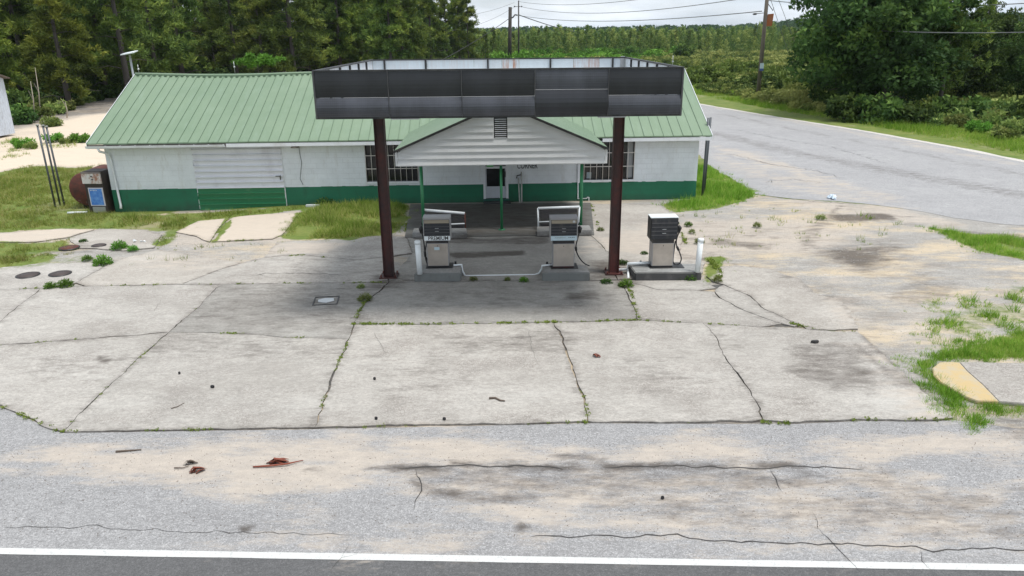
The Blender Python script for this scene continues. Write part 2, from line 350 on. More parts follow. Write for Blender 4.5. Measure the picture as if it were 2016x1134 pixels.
dark([(330, 660), (680, 672), (660, 720), (300, 700)], .5, .8, .3); dark([(440, 565), (700, 562), (690, 665), (340, 655)], .4, .6, .3); dark([(60, 700), (300, 680), (200, 760), (60, 760)], .6, .9, .25); dark([(700, 700), (900, 690), (960, 760), (760, 800)], .6, .9, .22); dark([(1200, 700), (1350, 690), (1420, 780), (1230, 800)], .6, .9, .22)
dark([(1380, 655), (1500, 655), (1500, 700), (1420, 690)], .4, .7, .2)
dark([(1900, 800), (2060, 800), (2060, 880), (1960, 850), (1900, 830)], .6, .8, .55)
for q in ([(1210, 540), (1260, 545), (1250, 575), (1215, 570)], [(1160, 515), (1240, 515), (1245, 555), (1165, 550)], [(735, 545), (800, 550), (790, 570), (720, 570)]): dark(q, .3, .3, .8)
for tr in ([(1600, 486), (1612, 455), (1632, 425), (1655, 405)], [(1585, 490), (1596, 458), (1612, 430)], [(1690, 680), (1730, 720), (1770, 765)], [(1705, 672), (1750, 715), (1795, 762)], [(1340, 470), (1450, 462), (1560, 470)], [(1560, 448), (1700, 436), (1800, 425)]): stain(tr, .16, .55)
# grass areas
T_left = [(-80, 330), (0, 333), (60, 320), (150, 326), (205, 318), (232, 425), (190, 441), (120, 441), (0, 450), (-80, 455)]
T_wall = [(222, 418), (400, 413), (560, 409), (612, 404), (612, 412), (480, 424), (392, 431), (345, 455), (330, 490), (302, 480), (325, 455), (285, 443), (190, 444)]
T_mid = [(590, 420), (640, 400), (740, 396), (805, 405), (800, 440), (780, 455), (700, 475), (560, 470), (556, 462)]
T_s1 = [(-60, 475), (70, 474), (128, 466), (135, 480), (155, 492), (120, 497), (-60, 500)]
T_s2 = [(-60, 505), (125, 500), (70, 518), (0, 527), (-60, 530)]
T_right = [(1365, 322), (1400, 332), (1440, 352), (1490, 385), (1440, 405), (1370, 414), (1330, 418), (1303, 402), (1360, 392)]
T_far = [(1822, 447), (1900, 458), (2060, 478), (2060, 520), (1930, 495)]
T_nose = [(1786, 720), (1850, 692), (1900, 682), (2060, 640), (2060, 712), (1850, 711), (1836, 740), (1960, 792), (2060, 797), (2060, 816), (1905, 805), (1925, 830), (1888, 833), (1865, 795)]
T_isl = [(1378, 545), (1395, 508), (1430, 503), (1420, 540), (1395, 562)]
for t_, st in ((T_left, 1), (T_wall, 1), (T_mid, 1.1), (T_s1, .8), (T_s2, .9), (T_right, 1.1), (T_far, .9), ([(1795, 716), (1850, 694), (1900, 684), (2060, 645), (2060, 706), (1850, 706), (1832, 740), (1900, 780), (1890, 800), (1850, 775)], .9), (T_isl, .8)): turf(t_, .25, .5, st)
turf([(1830, 590), (2060, 560), (2060, 660), (1900, 690), (1780, 690)], .6, 2.0, .5)
turf([(-60, 528), (150, 500), (240, 505), (190, 520), (-60, 535)], .2, .7, .45)
turf([(455, 428), (458, 440), (425, 478), (412, 478), (430, 450), (440, 428)], .1, .1, 1.)
dark([(-60, 480), (200, 480), (200, 500), (0, 500)], .4, .7, .4)

# the big ground sheet
LOT = W2([(-80, 330), (-80, 900), (0, 920), (124, 930), (619, 930), (1152, 930), (1879, 930), (2200, 950), (2200, 450), (2060, 440), (1640, 396), (1490, 384), (1375, 330), (1375, 380), (230, 415), (205, 322)])
PINEFLOOR = np.array([(-75., 50.), (-20, 56), (-8, 75), (-4, 110), (-5, 170), (-150, 170), (-150, 45)])
def grid(x0, x1, y0, y1, s):
    gx, gy = np.meshgrid(np.arange(x0, x1 + .1, s), np.arange(y0, y1 + .1, s)); g = np.stack((gx.ravel(), gy.ravel()), 1); return g + rng.uniform(-.2, .2, g.shape) * s
g1 = np.concatenate((grid(-30, 30, 9.2, 62, .4), grid(4, 21, 13, 31, .24))); g2 = grid(-120, 120, -40, 260, 3.); g2 = g2[~((abs(g2[:, 0]) < 31) & (g2[:, 1] > 8.4) & (g2[:, 1] < 63))]
g3 = grid(-2400, 2400, -600, 3000, 75.); g3 = g3[~((abs(g3[:, 0]) < 125) & (g3[:, 1] > -45) & (g3[:, 1] < 265))]
V = np.concatenate((g1, g2, g3, np.array([(-2600., -700), (2600, -700), (2600, 3300), (-2600, 3300)])))
r_ = delaunay_2d_cdt([Vector(p) for p in V], [], [], 0, 1e-4); P_ = np.array([tuple(v) for v in r_[0]])
def dg(P, n2):
    s = -sdist(P, LOT) + 1.2 * n2; g = _sm(.5 + s / .8)
    pf = sdist(P, PINEFLOOR); return g * (1 - .75 * _sm(.5 + pf / 6))
mk = masks(P_, .5, dg)
BANK = W2([(-80, 268), (0, 260), (60, 244), (200, 220), (330, 212), (330, 300), (210, 326), (60, 320), (0, 333), (-80, 338)])
bk = _sm(.5 + (sdist(P_, BANK) + .8 * fbm(P_, .7)) / 1.); mk[:, 2] *= 1 - bk; mk[:, 0] = np.maximum(mk[:, 0], bk); mk[:, 3] = np.maximum(mk[:, 3], .5 + .5 * bk)
for fp_, w_f in (([(940, 108), (1330, 104), (1620, 103), (1600, 113), (1300, 118), (950, 116)], .8), ([(1250, 118), (1450, 112), (1600, 120), (1560, 138), (1400, 140), (1280, 132)], .6)):
    fz = w_f * _sm(.5 + (sdist(P_, W2(fp_)) + 4 * fbm(P_, .06)) / 10.); mk[:, 2] *= 1 - fz; mk[:, 0] = np.maximum(mk[:, 0], fz * .7)
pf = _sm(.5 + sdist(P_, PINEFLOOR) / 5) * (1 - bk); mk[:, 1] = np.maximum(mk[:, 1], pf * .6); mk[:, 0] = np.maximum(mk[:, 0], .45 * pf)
slabzone = W2([(0, 575), (0, 800), (124, 850), (619, 842), (1879, 824), (1690, 655), (1250, 560), (700, 565)])
mk[:, 1] = np.maximum(mk[:, 1], .95 * _sm(.5 + sdist(P_, slabzone) / .3)); mk[:, 0] *= 1 - _sm(.5 + sdist(P_, slabzone) / .3)
me = bpy.data.meshes.new('ground'); me.from_pydata([(x, y, GZ(x, y) - .002) for x, y in P_], [], [tuple(f) for f in r_[2]])
me.materials.append(M_soil); put_masks(me, mk)
bm = bmesh.new(); bm.from_mesh(me)
for f in bm.faces:
    if f.normal.z < 0: f.normal_flip()
bm.to_mesh(me); bm.free()
ground = tag(obj('ground', me), kind='structure')

# highway and its painted edge line
e0, e1 = G(0, 1086), G(2016, 1119); hd = (e1 - e0).normalized(); hn = Vector((-hd.y, hd.x, 0))
def H2(s, n): p = e0 + hd * s + hn * n; return (p.x, p.y)
front = [tuple(G(x, y))[:2] for x, y in ((1152, 834), (1557, 836), (1692, 830), (1823, 831), (1879, 828))]
left_front = [tuple(G(x, y))[:2] for x, y in ((-60, 790), (0, 801), (30, 814), (65, 829), (100, 847), (124, 853), (218, 852), (392, 849), (619, 846), (1035, 837))]
hp = [H2(-60, 0), H2(70, 0)] + [(60, 13.4), (20, 12.9), tuple(G(2060, 852))[:2]] + front[::-1] + left_front[::-1] + [(-14, 15.5), (-60, 17)]
hw = tag(sheet('highway_shoulder', hp, M_asph, .008, .16, edge=.3), kind='structure')
lane = sheet('highway', [H2(-60, -12), H2(70, -12), H2(70, 0), H2(-60, 0)], M_asph, .008, .5, alpha=.15); tag(lane, kind='structure')
M_line = NT('road_line_paint'); w_ = M_line.rng(M_line.noise(26, 6, None, .85), .54, .66)
M_line = M_line.fin(M_line.mix(w_, (.56, .56, .545), (.33, .33, .33)), .7)
def strip(name, a, b, n0, n1, mat, z, step=.5):
    k = int((b - a) / step); vs = []; fs = []
    for i in range(k + 1):
        s = a + (b - a) * i / k
        for n_ in (n0, n1):
            p = e0 + hd * s + hn * (n_ + .006 * mnoise.noise(Vector((s * 3, n_ * 9, 0)))); vs.append((p.x, p.y, z))
    for i in range(k): fs.append((2 * i, 2 * i + 2, 2 * i + 3, 2 * i + 1))
    me = bpy.data.meshes.new(name); me.from_pydata(vs, [], fs); me.materials.append(mat)
    return obj(name, me)
o = strip('edge_line', -40, 50, -.06, .06, M_line, .0125); o.parent = lane
M_yel = paint('yellow_line_paint', (.6, .42, .06))
for n0 in (-3.75, -4.05): o = strip('centre_line', -40, 50, n0 - .1, n0, M_yel, .0125); o.parent = lane
# side road
ue = [G(2016, 318), G(1900, 294), G(1700, 258), G(1500, 226), G(1378, 205)]
d_ = (ue[-1] - ue[2]).normalized(); far = ue[-1] + d_ * 160; d0 = (ue[0] - ue[1]).normalized(); near = ue[0] + d0 * 40
le = [(2060, 448), (1960, 440), (1880, 428), (1780, 409), (1700, 401), (1640, 396), (1560, 392), (1490, 383), (1440, 352), (1402, 330)]
le_w = [tuple(G(*p))[:2] for p in le]; lx = le_w[-1]
sr = [tuple(p)[:2] for p in ([near] + ue + [far])] + [(far.x - 9, far.y), (lx[0] + .6, lx[1] + 8)] + le_w[::-1] + [(near.x + 5, le_w[0][1])]
stain([(1402, 262), (1560, 300), (1800, 345), (2016, 385)], 1.5, .42); stain([(1420, 225), (1600, 262), (1850, 310), (2016, 345)], .8, .36)
sand([(1400, 325), (1560, 378), (1640, 392), (1800, 408), (1700, 380), (1500, 330), (1410, 295)], .8, 1., .55); sand([(1400, 285), (1480, 300), (1620, 345), (1800, 395), (1760, 395), (1560, 345), (1420, 300)], .6, .8, .75); sand([(1400, 212), (1600, 250), (1850, 300), (2016, 330), (2016, 322), (1850, 288), (1600, 242), (1400, 206)], .4, .6, .5)
side = tag(sheet('side_road', sr, M_road, .006, .8, edge=.6, jit=.25), kind='structure')
# pale edge of worn paint along the far side
M_pale = NT('worn_edge_gravel'); pn = M_pale.noise(9, 7, None, .75)
M_pale = M_pale.fin(M_pale.mix(M_pale.rng(pn, .4, .65), (.62, .58, .52), (.36, .35, .34)), .9)
vs = []; fs = []; pl = outline(np.array([tuple(p)[:2] for p in ([near] + ue + [far])]), .0, .5)[:-300]
for i, p in enumerate(pl[:-1]):
    t = pl[i + 1] - p; t /= np.hypot(*t) + 1e-9; nn_ = np.array((-t[1], t[0])); w = .22 + .12 * mnoise.noise(Vector((p[0] * .9, p[1] * .9, 0)))
    a = p + nn_ * w; b = p - nn_ * w; vs += [(a[0], a[1], .0105), (b[0], b[1], .0105)]
    if i: fs.append((2 * i - 2, 2 * i - 1, 2 * i + 1, 2 * i))
me = bpy.data.meshes.new('road_edge'); me.from_pydata(vs, [], fs); me.materials.append(M_pale); o = obj('road_edge', me, side)

# concrete slabs of the forecourt: neighbours share their joint lines
H1a = [(-60, 573), (0, 572), (82, 570), (167, 566), (302, 563), (434, 562)]; H1b = [(434, 562), (573, 560), (700, 559), (765, 558), (815, 557)]
D1a = [(434, 562), (395, 603), (333, 656)]; D1b = [(333, 656), (270, 712), (179, 797), (124, 853)]
H2a = [(-60, 688), (0, 683), (83, 676), (196, 668), (279, 662), (333, 656)]; H2b = [(333, 656), (379, 657), (479, 660), (566, 667), (688, 670)]
D2a = [(765, 558), (745, 577), (719, 598), (707, 617), (696, 641), (688, 670)]; D2b = [(688, 670), (662, 727), (645, 771), (621, 845)]
H3a = [(696, 641), (850, 641), (990, 639), (1090, 637)]; H3b = [(1090, 637), (1255, 633), (1300, 635), (1387, 639)]; H3c = [(1387, 639), (1500, 646), (1563, 648), (1640, 655), (1690, 655)]
C1 = [(1090, 637), (1103, 665), (1113, 690), (1122, 715), (1135, 750), (1150, 790), (1157, 812), (1155, 833)]
C2 = [(1387, 639), (1405, 662), (1424, 700), (1446, 730), (1470, 765), (1490, 800), (1503, 832)]
D0 = [(82, 570), (40, 603), (0, 636), (-60, 680)]
SLABS = [
    (H1a[:3] + D0[1:], .5), (H1a[2:] + D1a[1:] + H2a[::-1][1:5] + [(-60, 688), (-60, 681), (0, 636), (40, 603)], .5),
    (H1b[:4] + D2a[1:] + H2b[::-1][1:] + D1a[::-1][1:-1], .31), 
    (H2a + D1b[1:] + [(100, 847), (65, 829), (30, 814), (0, 801), (-60, 790)], .5),
    (H2b + D2b[1:] + [(392, 848), (218, 851), (124, 853)] + D1b[::-1][1:-1], .47),
    (H3a + C1[1:] + [(1035, 836), (850, 839), (666, 843), (621, 845)] + D2b[::-1][1:] + [], .5),
    (H3b + C2[1:] + [(1300, 834), (1155, 833)] + C1[::-1][1:-1], .49),
    (H3c + [(1740, 700), (1790, 750), (1850, 800), (1879, 826), (1823, 830), (1692, 829), (1557, 835), (1503, 832)] + C2[::-1][1:-1], .5),
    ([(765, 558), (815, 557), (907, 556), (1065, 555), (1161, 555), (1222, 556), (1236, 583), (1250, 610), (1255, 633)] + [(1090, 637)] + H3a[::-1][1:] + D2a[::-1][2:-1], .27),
    ([(1222, 556), (1250, 561), (1296, 572), (1371, 574), (1406, 577), (1417, 588), (1449, 607), (1499, 627), (1540, 640), (1500, 646), (1387, 639), (1300, 635), (1255, 633), (1250, 610), (1236, 583)], .46),
    ([(1222, 556), (1250, 554), (1378, 550), (1400, 560), (1410, 570), (1371, 574), (1296, 572), (1250, 561)], .44),
    ([(1410, 570), (1406, 577), (1417, 588), (1449, 607), (1499, 627), (1540, 640), (1563, 646), (1575, 641), (1563, 639), (1495, 606), (1477, 586), (1424, 563)], .47),
    ([(1390, 545), (1405, 530), (1417, 527), (1449, 524), (1513, 531), (1545, 542), (1577, 552), (1602, 577), (1655, 595), (1673, 613), (1682, 634), (1689, 650), (1640, 653), (1590, 651), (1575, 641), (1563, 639), (1495, 606), (1477, 586), (1424, 563), (1400, 555)], .53),
    # behind the pumps, up to the porch
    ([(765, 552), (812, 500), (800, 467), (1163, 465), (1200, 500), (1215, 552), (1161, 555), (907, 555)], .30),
    ([(1163, 403), (1300, 405), (1335, 430), (1345, 470), (1338, 500), (1390, 520), (1380, 550), (1215, 552), (1200, 500), (1163, 465)], .53),
    # old slabs on the left
    ([(-60, 456), (0, 453), (121, 444), (184, 446), (132, 463), (69, 474), (-60, 475)], .72),
    ([(194, 444), (285, 446), (319, 458), (305, 488), (243, 494), (149, 487), (135, 465)], .55),
    ([(392, 429), (451, 428), (430, 450), (413, 477), (380, 462), (344, 453)], .74),
    ([(458, 425), (590, 420), (556, 463), (538, 472), (417, 477), (436, 452)], .74),
    ([(-60, 530), (0, 529), (87, 520), (188, 519), (205, 528), (149, 559), (82, 570), (0, 572), (-60, 573)], .5),
    ([(205, 528), (243, 510), (312, 493), (479, 519), (451, 527), (400, 545), (358, 562), (302, 563), (167, 566), (149, 559)], .56),
    ([(479, 519), (520, 508), (590, 503), (700, 514), (760, 508), (765, 552), (765, 558), (700, 559), (573, 560), (434, 562), (358, 562), (400, 545), (451, 527)], .5),
    ([(520, 508), (545, 478), (640, 474), (740, 466), (800, 467), (812, 500), (760, 508), (700, 514), (590, 503)], .5),
]
fore = tag(sheet('forecourt', [tuple(p) for p in W2([(-60, 573), (0, 800), (124, 850), (619, 842), (1155, 830), (1870, 824), (1690, 655), (1420, 560), (765, 556)])], M_soil, .003, .6, alpha=.1), kind='structure')
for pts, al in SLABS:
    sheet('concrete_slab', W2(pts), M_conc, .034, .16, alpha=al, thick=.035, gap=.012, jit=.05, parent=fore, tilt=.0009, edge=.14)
# cracks in the asphalt
M_crack = paint('crack_dirt', (.05, .047, .045), .95)
def crack(pts, w, z=.0135, jit=.05, parent=hw):
    p = W2(pts); vs = []; fs = []; q = []
    for a, b in zip(p[:-1], p[1:]):
        k = max(2, int(np.hypot(*(b - a)) / .09)); q += [a + (b - a) * i / k for i in range(k)]
    q.append(p[-1]); s0 = random.random() * 50
    q = np.array([v + (jit * mnoise.noise(Vector((i * .45, s0, 0))), 1.3 * jit * mnoise.noise(Vector((i * .45, s0, 7)))) for i, v in enumerate(q)])
    for i in range(len(q)):
        t = q[min(i + 1, len(q) - 1)] - q[max(0, i - 1)]; t /= np.hypot(*t) + 1e-9; n_ = np.array((-t[1], t[0]))
        ww = w * (.5 + .9 * abs(mnoise.noise(Vector((i * .8, s0, 3))))) * min(1, i / 3 + .1, (len(q) - 1 - i) / 3 + .1)
        a, b = q[i] + n_ * ww, q[i] - n_ * ww; vs += [(a[0], a[1], z), (b[0], b[1], z)]
        if i: fs.append((2 * i - 2, 2 * i - 1, 2 * i + 1, 2 * i))
    me = bpy.data.meshes.new('crack'); me.from_pydata(vs, [], fs); me.materials.append(M_crack); return obj('crack', me, parent)
crack([(1040, 1055), (1120, 1058), (1200, 1057), (1260, 1060), (1290, 1053), (1360, 1060), (1440, 1068), (1560, 1070), (1640, 1073), (1760, 1078), (1850, 1085), (1900, 1082), (2040, 1084)], .013)
crack([(780, 924), (905, 917), (1000, 918), (1060, 920), (1110, 926)], .02); crack([(1190, 922), (1300, 918), (1440, 922), (1500, 924), (1560, 918), (1700, 925)], .017)
crack([(818, 925), (822, 945), (828, 965), (818, 990), (815, 1010)], .010); crack([(1515, 925), (1530, 945), (1540, 970)], .010)
crack([(0, 1040), (60, 1038), (120, 1043), (180, 1036), (250, 1044), (330, 1047), (480, 1050), (700, 1052)], .005)
crack([(1610, 1040), (1650, 1080), (1688, 1126)], .008); crack([(1810, 1085), (1815, 1105), (1840, 1130)], .007)
crack([(1600, 1010), (1612, 1045)], .005); crack([(650, 1128), (675, 1100), (700, 1090)], .006); crack([(672, 1100), (690, 1070)], .005)
for pl_, w in (([(1437, 310), (1500, 320), (1560, 330)], .012), ([(1500, 385), (1600, 397), (1690, 402)], .02)): crack(pl_, w, .012, .15, side)
for pts in ([(1405, 300), (1450, 306), (1520, 325), (1600, 335), (1660, 352)], [(1450, 255), (1540, 275), (1640, 290), (1740, 320)], [(1500, 360), (1560, 352), (1620, 362)]): crack(pts, .012, .012, .4, side)
# hairline cracks in the slabs
for pts in ([(735, 655), (760, 700)], [(1040, 650), (1050, 700), (1060, 720)], [(1000, 668), (1090, 662)], [(500, 540), (530, 548), (590, 552)], [(0, 512), (60, 500)], [(320, 590), (300, 620)]): crack(pts, .0035, .0395, .05, fore)
crack([(487, 548), (520, 541), (590, 540), (700, 545)], .01, .0405, .06, fore)
# ================================================================ STORE BUILDING
BX, BY, BT, BL = -15.35, 28.18, .0275, 22.64
bc, bs = math.cos(BT), math.sin(BT)
def WL(px, py, b=0.):        # pixel to (a, z) on the plane parallel to the front wall at depth b
    d = ray(px, py); nx, ny = -bs, bc
    t = (b + BX * nx + BY * ny) / (d.x * nx + d.y * ny)
    p = Vector((d.x * t, d.y * t, CH + d.z * t)); return ((p.x - BX) * bc + (p.y - BY) * bs, p.z)
M_white = NT('white_wall_paint')
def blockwall(name, col, dirtc, amt):
    n = NT(name); v = n.pos(obj=True); bt = n.t.nodes.new('ShaderNodeTexBrick'); m = n.t.nodes.new('ShaderNodeMapping'); m.inputs['Rotation'].default_value = (math.pi / 2, 0, 0)
    tcn = n.t.nodes.new('ShaderNodeTexCoord'); n.t.links.new(tcn.outputs['Object'], m.inputs[0]); n.t.links.new(m.outputs[0], bt.inputs['Vector'])
    for k, x in (('Scale', 1), ('Mortar Size', .006), ('Mortar Smooth', .4), ('Brick Width', .405), ('Row Height', .203)): bt.inputs[k].default_value = x
    bt.inputs['Color1'].default_value = (0, 0, 0, 1); bt.inputs['Color2'].default_value = (.16, .16, .16, 1); bt.inputs['Mortar'].default_value = (1, 1, 1, 1)
    j = bt.outputs['Fac']
    c = n.mix(n.rng(n.noise(1.2, 7, v, .65), .35, .7, 0, .8), col, tuple(x * .8 for x in col))
    c = n.mix(n.math('MULTIPLY', j, n.rng(n.noise(.9, 4, v), .4, .62, .04, .34)), c, tuple(x * .45 for x in col))
    st = n.noise(1.4, 8, n.pos((2.2, 1, .5), obj=True), .75); c = n.mix(n.rng(st, .54, .78, 0, amt), c, dirtc)
    sp = n.noise(9, 6, v, .8); c = n.mix(n.rng(sp, .70, .74, 0, .8), c, (.3, .28, .25))
    low = n.t.nodes.new('ShaderNodeSeparateXYZ'); n.t.links.new(v, low.inputs[0])
    c = n.mix(n.math('MULTIPLY', n.rng(low.outputs[2], .0, .28, 1, 0), n.rng(n.noise(3, 5, v), .3, .7, .2, .8)), c, dirtc)
    n.bump(n.math('SUBTRACT', n.math('MULTIPLY', n.noise(40, 4, v), .25), j), .6, .006)
    return n.fin(c, .6)
M_white = blockwall('white_block_paint', (.72, .755, .79), (.42, .40, .35), .8)
M_green = blockwall('green_block_paint', (.010, .145, .075), (.02, .06, .035), .6)
M_trim = paint('white_trim_paint', (.72, .74, .77), .5, dirt=(.4, .36, .3), dirt_amt=.5)
M_roof = NT('green_roof_metal'); rv = M_roof.pos(obj=True)
_c1 = M_roof.mix(M_roof.rng(M_roof.noise(.5, 7, rv, .65), .3, .7), (.145, .215, .135), (.185, .255, .165))
_c1 = M_roof.mix(M_roof.rng(M_roof.noise(1.6, 8, M_roof.pos((3, .35, 1), obj=True), .75), .5, .75, 0, .4), _c1, (.24, .32, .25))
_c1 = M_roof.mix(M_roof.rng(M_roof.noise(7, 8, rv, .8), .64, .72, 0, .5), _c1, (.08, .14, .09))
M_roof = M_roof.fin(_c1, .5, .0)
M_seam = paint('roof_seam', (.11, .175, .115), .5)
M_dark = paint('dark_opening', (.012, .012, .013), .7)
M_glass = NT('shadowed_interior_glass').fin((.012, .014, .016), .08)  # near-black colour stands in for the shadow inside the rooms
M_bar = paint('off_white_bars', (.62, .58, .55), .5, scale=8)
M_postg = paint('green_post_paint', (.02, .17, .07), .45, dirt=(.03, .05, .03))
M_side = paint('white_vinyl_siding', (.70, .71, .72), .45, scale=1.5, dirt=(.42, .42, .38), dirt_amt=.35)
M_blk = paint('black_trim', (.018, .018, .02), .5)
M_metal = paint('galvanised_metal', (.42, .43, .44), .4, .6)

bld = empty('store_building', (BX, BY, 0), 'long white and green painted block store with a green metal roof behind the pumps', 'store', rz=BT)
HW, HE, HR, OF, OL, OR, DR = 2.44, 2.51, 4.75, .44, .38, .35, 4.44
zs = .5 * (WL(1372, 357)[1] + WL(700, 366)[1]); zs = max(.55, min(.8, zs))
wl = (WL(719, 320)[0], WL(824, 340)[0], WL(722, 358)[1], HW - .05); wr = (WL(1149, 320)[0], WL(1249, 320)[0], WL(1240, 353)[1], HW - .05)
dr_ = (WL(952, 380)[0], WL(1001, 380)[0], -.2, 2.28)
def wallgrid(mb, x0, x1, y0, y1, z0, z1, holes, axis='x'):
    xs = sorted({x0, x1, *[h[0] for h in holes], *[h[1] for h in holes]}); z_ = sorted({z0, z1, zs, *[min(max(h[2], z0), z1) for h in holes], *[min(h[3], z1) for h in holes]})
    for a, b in zip(xs[:-1], xs[1:]):
        for c, d in zip(z_[:-1], z_[1:]):
            if any(a >= h[0] - 1e-6 and b <= h[1] + 1e-6 and c >= h[2] - 1e-6 and d <= h[3] + 1e-6 for h in holes): continue
            mb.box(a, b, y0, y1, c, d, 1 if d <= zs + 1e-6 else 0)
mb = MB(); wallgrid(mb, 0, BL, 0, .2, -.2, HW, [wl, wr, dr_]); mb.build('front_wall', [M_white, M_green], bld)
mb = MB()
for x0, x1 in ((0, .2), (BL - .2, BL)):
    mb.box(x0, x1, .202, 2 * DR, -.2, zs, 1); mb.box(x0, x1, .202, 2 * DR, zs, HW, 0)
    mb.prism([(0, HW), (2 * DR, HW), (DR, HR - .08)], 'x', x0, x1, 0)
mb.box(.202, BL - .202, 2 * DR - .2, 2 * DR, -.2, HW, 0); mb.build('end_wall', [M_white, M_green], bld)
# uneven paint edge
mb = MB(); x = 0.0
while x < BL - .3:
    w = random.uniform(.08, .5); h = random.uniform(0, .022)
    if not (wl[1] + 0.2 < x < wr[0] - .5): mb.box(x, x + w, -.003, 0.0, zs - .02, zs + h)
    x += w
mb.build('paint_edge', M_green, bld)['kind'] = 'stuff'
def sag(a): return -.11 * math.exp(-((a - 4.2) / 2.6) ** 2) - .02 * math.sin(a * .9)
def mroof(b): return HE + (HR - HE) * (b + OF) / (DR + OF)
# roof panels, each with its raised seam
n_p = 63; pw = (BL + OL + OR) / n_p
for i in range(n_p):
    a0 = -OL + i * pw; a1 = a0 + pw; mb = MB()
    for (u0, u1, mi, h) in ((a0 + .013, a1 - .001, 0, 0.), (a0, a0 + .012, 1, .022)):
        vs = []
        for t in np.linspace(0, 1, 5):
            b = -OF + t * (DR + OF); wob = .004 * math.sin(i * 1.7 + t * 5)
            for u in (u0, u1):
                z = mroof(b) + sag(u) * t + h + wob; vs += [(u, b, z + .025), (u, b, z - .02)]
        fs = []
        for k in range(4):
            o_ = k * 4; fs += [(o_, o_ + 2, o_ + 6, o_ + 4), (o_ + 1, o_ + 5, o_ + 7, o_ + 3), (o_, o_ + 4, o_ + 5, o_ + 1), (o_ + 2, o_ + 3, o_ + 7, o_ + 6)]
        fs += [(0, 1, 3, 2)]; mb.add(vs, fs, mi)
    mb.build('roof_panel', [M_roof, M_seam], bld)
mb = MB(); mb.prism([(DR + .02, HR + .02), (2 * DR + OF, HE + .02), (2 * DR + OF, HE - .02), (DR + .02, HR - .03)], 'x', -OL, BL + OR); mb.build('rear_roof', M_roof, bld)
mb = MB(); mb.tube([(a, DR, HR + .035 + sag(a)) for a in np.linspace(-OL, BL + OR, 40)], .06, 8); mb.build('ridge_cap', M_roof, bld)
mb = MB()
for a in np.arange(-OL + .1, BL + OR, .23): mb.box(a, a + .1, DR - .17, DR - .07, mroof(DR - .12) + .03 + sag(a), mroof(DR - .12) + .06 + sag(a))
mb.build('ridge_closure', M_seam, bld)
for a in (-OL - .02, BL + OR):          # rake trim
    mb = MB(); mb.prism([(-OF, HE - .1), (DR, HR - .1), (DR, HR + .05), (-OF, HE + .05)], 'x', a, a + .02); mb.build('rake_trim', M_trim, bld)
mb = MB(); mb.box(-OL + .01, BL + OR - .01, -OF + .03, -.001, HE - .16, HE - .14); mb.build('soffit', M_trim, bld)
ga = WL(445, 286, -OF)[0]
pl_, pr_ = WL(800, 290, -OF)[0], WL(1186, 290, -OF)[0]
for a, b in ((ga, pl_), (pr_, BL + OR)): MB().box(a, b, -OF - .005, -OF + .025, HE - .17, HE - .045).build('fascia', M_trim, bld)
mb = MB(); mb.box(-OL, ga, -OF - .002, -OF + .025, HE - .17, HE - .03); mb.build('bare_fascia', paint('bare_wood', (.06, .05, .045), .9), bld)
gut = MB(); gut.prism([(-OF - .003, HE - .15), (-OF - .09, HE - .15), (-OF - .11, HE - .06), (-OF - .10, HE - .06), (-OF - .083, HE - .14), (-OF - .003, HE - .14)], 'x', -OL - .02, ga - .02)
g_ = gut.build('gutter', M_trim, bld)
for i in range(9):
    a = .3 + i * (ga - .4) / 8; m = MB(); m.box(a, a + .02, -OF - .105, -OF - .002, HE - .072, HE - .06); m.build('gutter_strap', M_trim, g_)
mb = MB(); mb.tube([(.02, -OF - .05, HE - .15), (.04, -OF + .0, HE - .27), (.18, -.12, HE - .40), (.2, -.06, HE - .55), (.27, -.06, .12), (.29, -.13, .0)], .045, 8); mb.build('downspout', M_trim, bld)

# windows
def window(w, cols, label, panes=3, extra=None):
    fr = MB(); t = .045
    fr.box(w[0], w[0] + t, .02, .1, w[2], w[3]); fr.box(w[1] - t, w[1], .02, .1, w[2], w[3]); fr.box(w[0], w[1], .02, .1, w[3] - t, w[3] + .001); fr.box(w[0] + t, w[1] - t, .021, .099, w[2], w[2] + t)
    for k in range(1, panes): a = w[0] + (w[1] - w[0]) * k / panes; fr.box(a - .02, a + .02, .05, .098, w[2] + t, w[3] - t)
    o = fr.build('window', M_blk, bld); o['label'] = label
    for k in range(panes):
        a, b = w[0] + (w[1] - w[0]) * k / panes + .022, w[0] + (w[1] - w[0]) * (k + 1) / panes - .022; MB().box(a, b, .103, .11, w[2], w[3]).build('pane', M_glass, o)
    for k in range(cols + 1):
        a = w[0] + .02 + (w[1] - w[0] - .04) * k / cols; MB().tube([(a, -.03, w[2] + .01), (a + .01 * math.sin(k), -.03, w[3])], .013, 6).build('security_bar', M_bar, o)
    for k in (1, 2):
        z = w[2] + (w[3] - w[2]) * k / 3; MB().box(w[0], w[1], -.05, -.042, z - .014, z + .014).build('cross_bar', M_bar, o)
    MB().box(w[0] - .04, w[1] + .03, -.05, .12, w[2] - .07, w[2] - .002).build('sill', M_trim, o)
    return o
window(wl, 9, 'barred window left of the porch'); w_ = window(wr, 8, 'barred window right of the porch')
a_, z_ = WL(1160, 346); MB().box(a_ - .09, a_ + .09, .085, .1, z_ - .12, z_ + .12).build('notice', paint('notice_paper', (.35, .42, .45), .7), w_)
a_, z_ = WL(1245, 300); MB().box(wr[1] - .28, wr[1] - .05, .085, .1, wr[2] + .05, wr[3] - .05).build('blind', paint('blind_cloth', (.3, .31, .32), .8), w_)
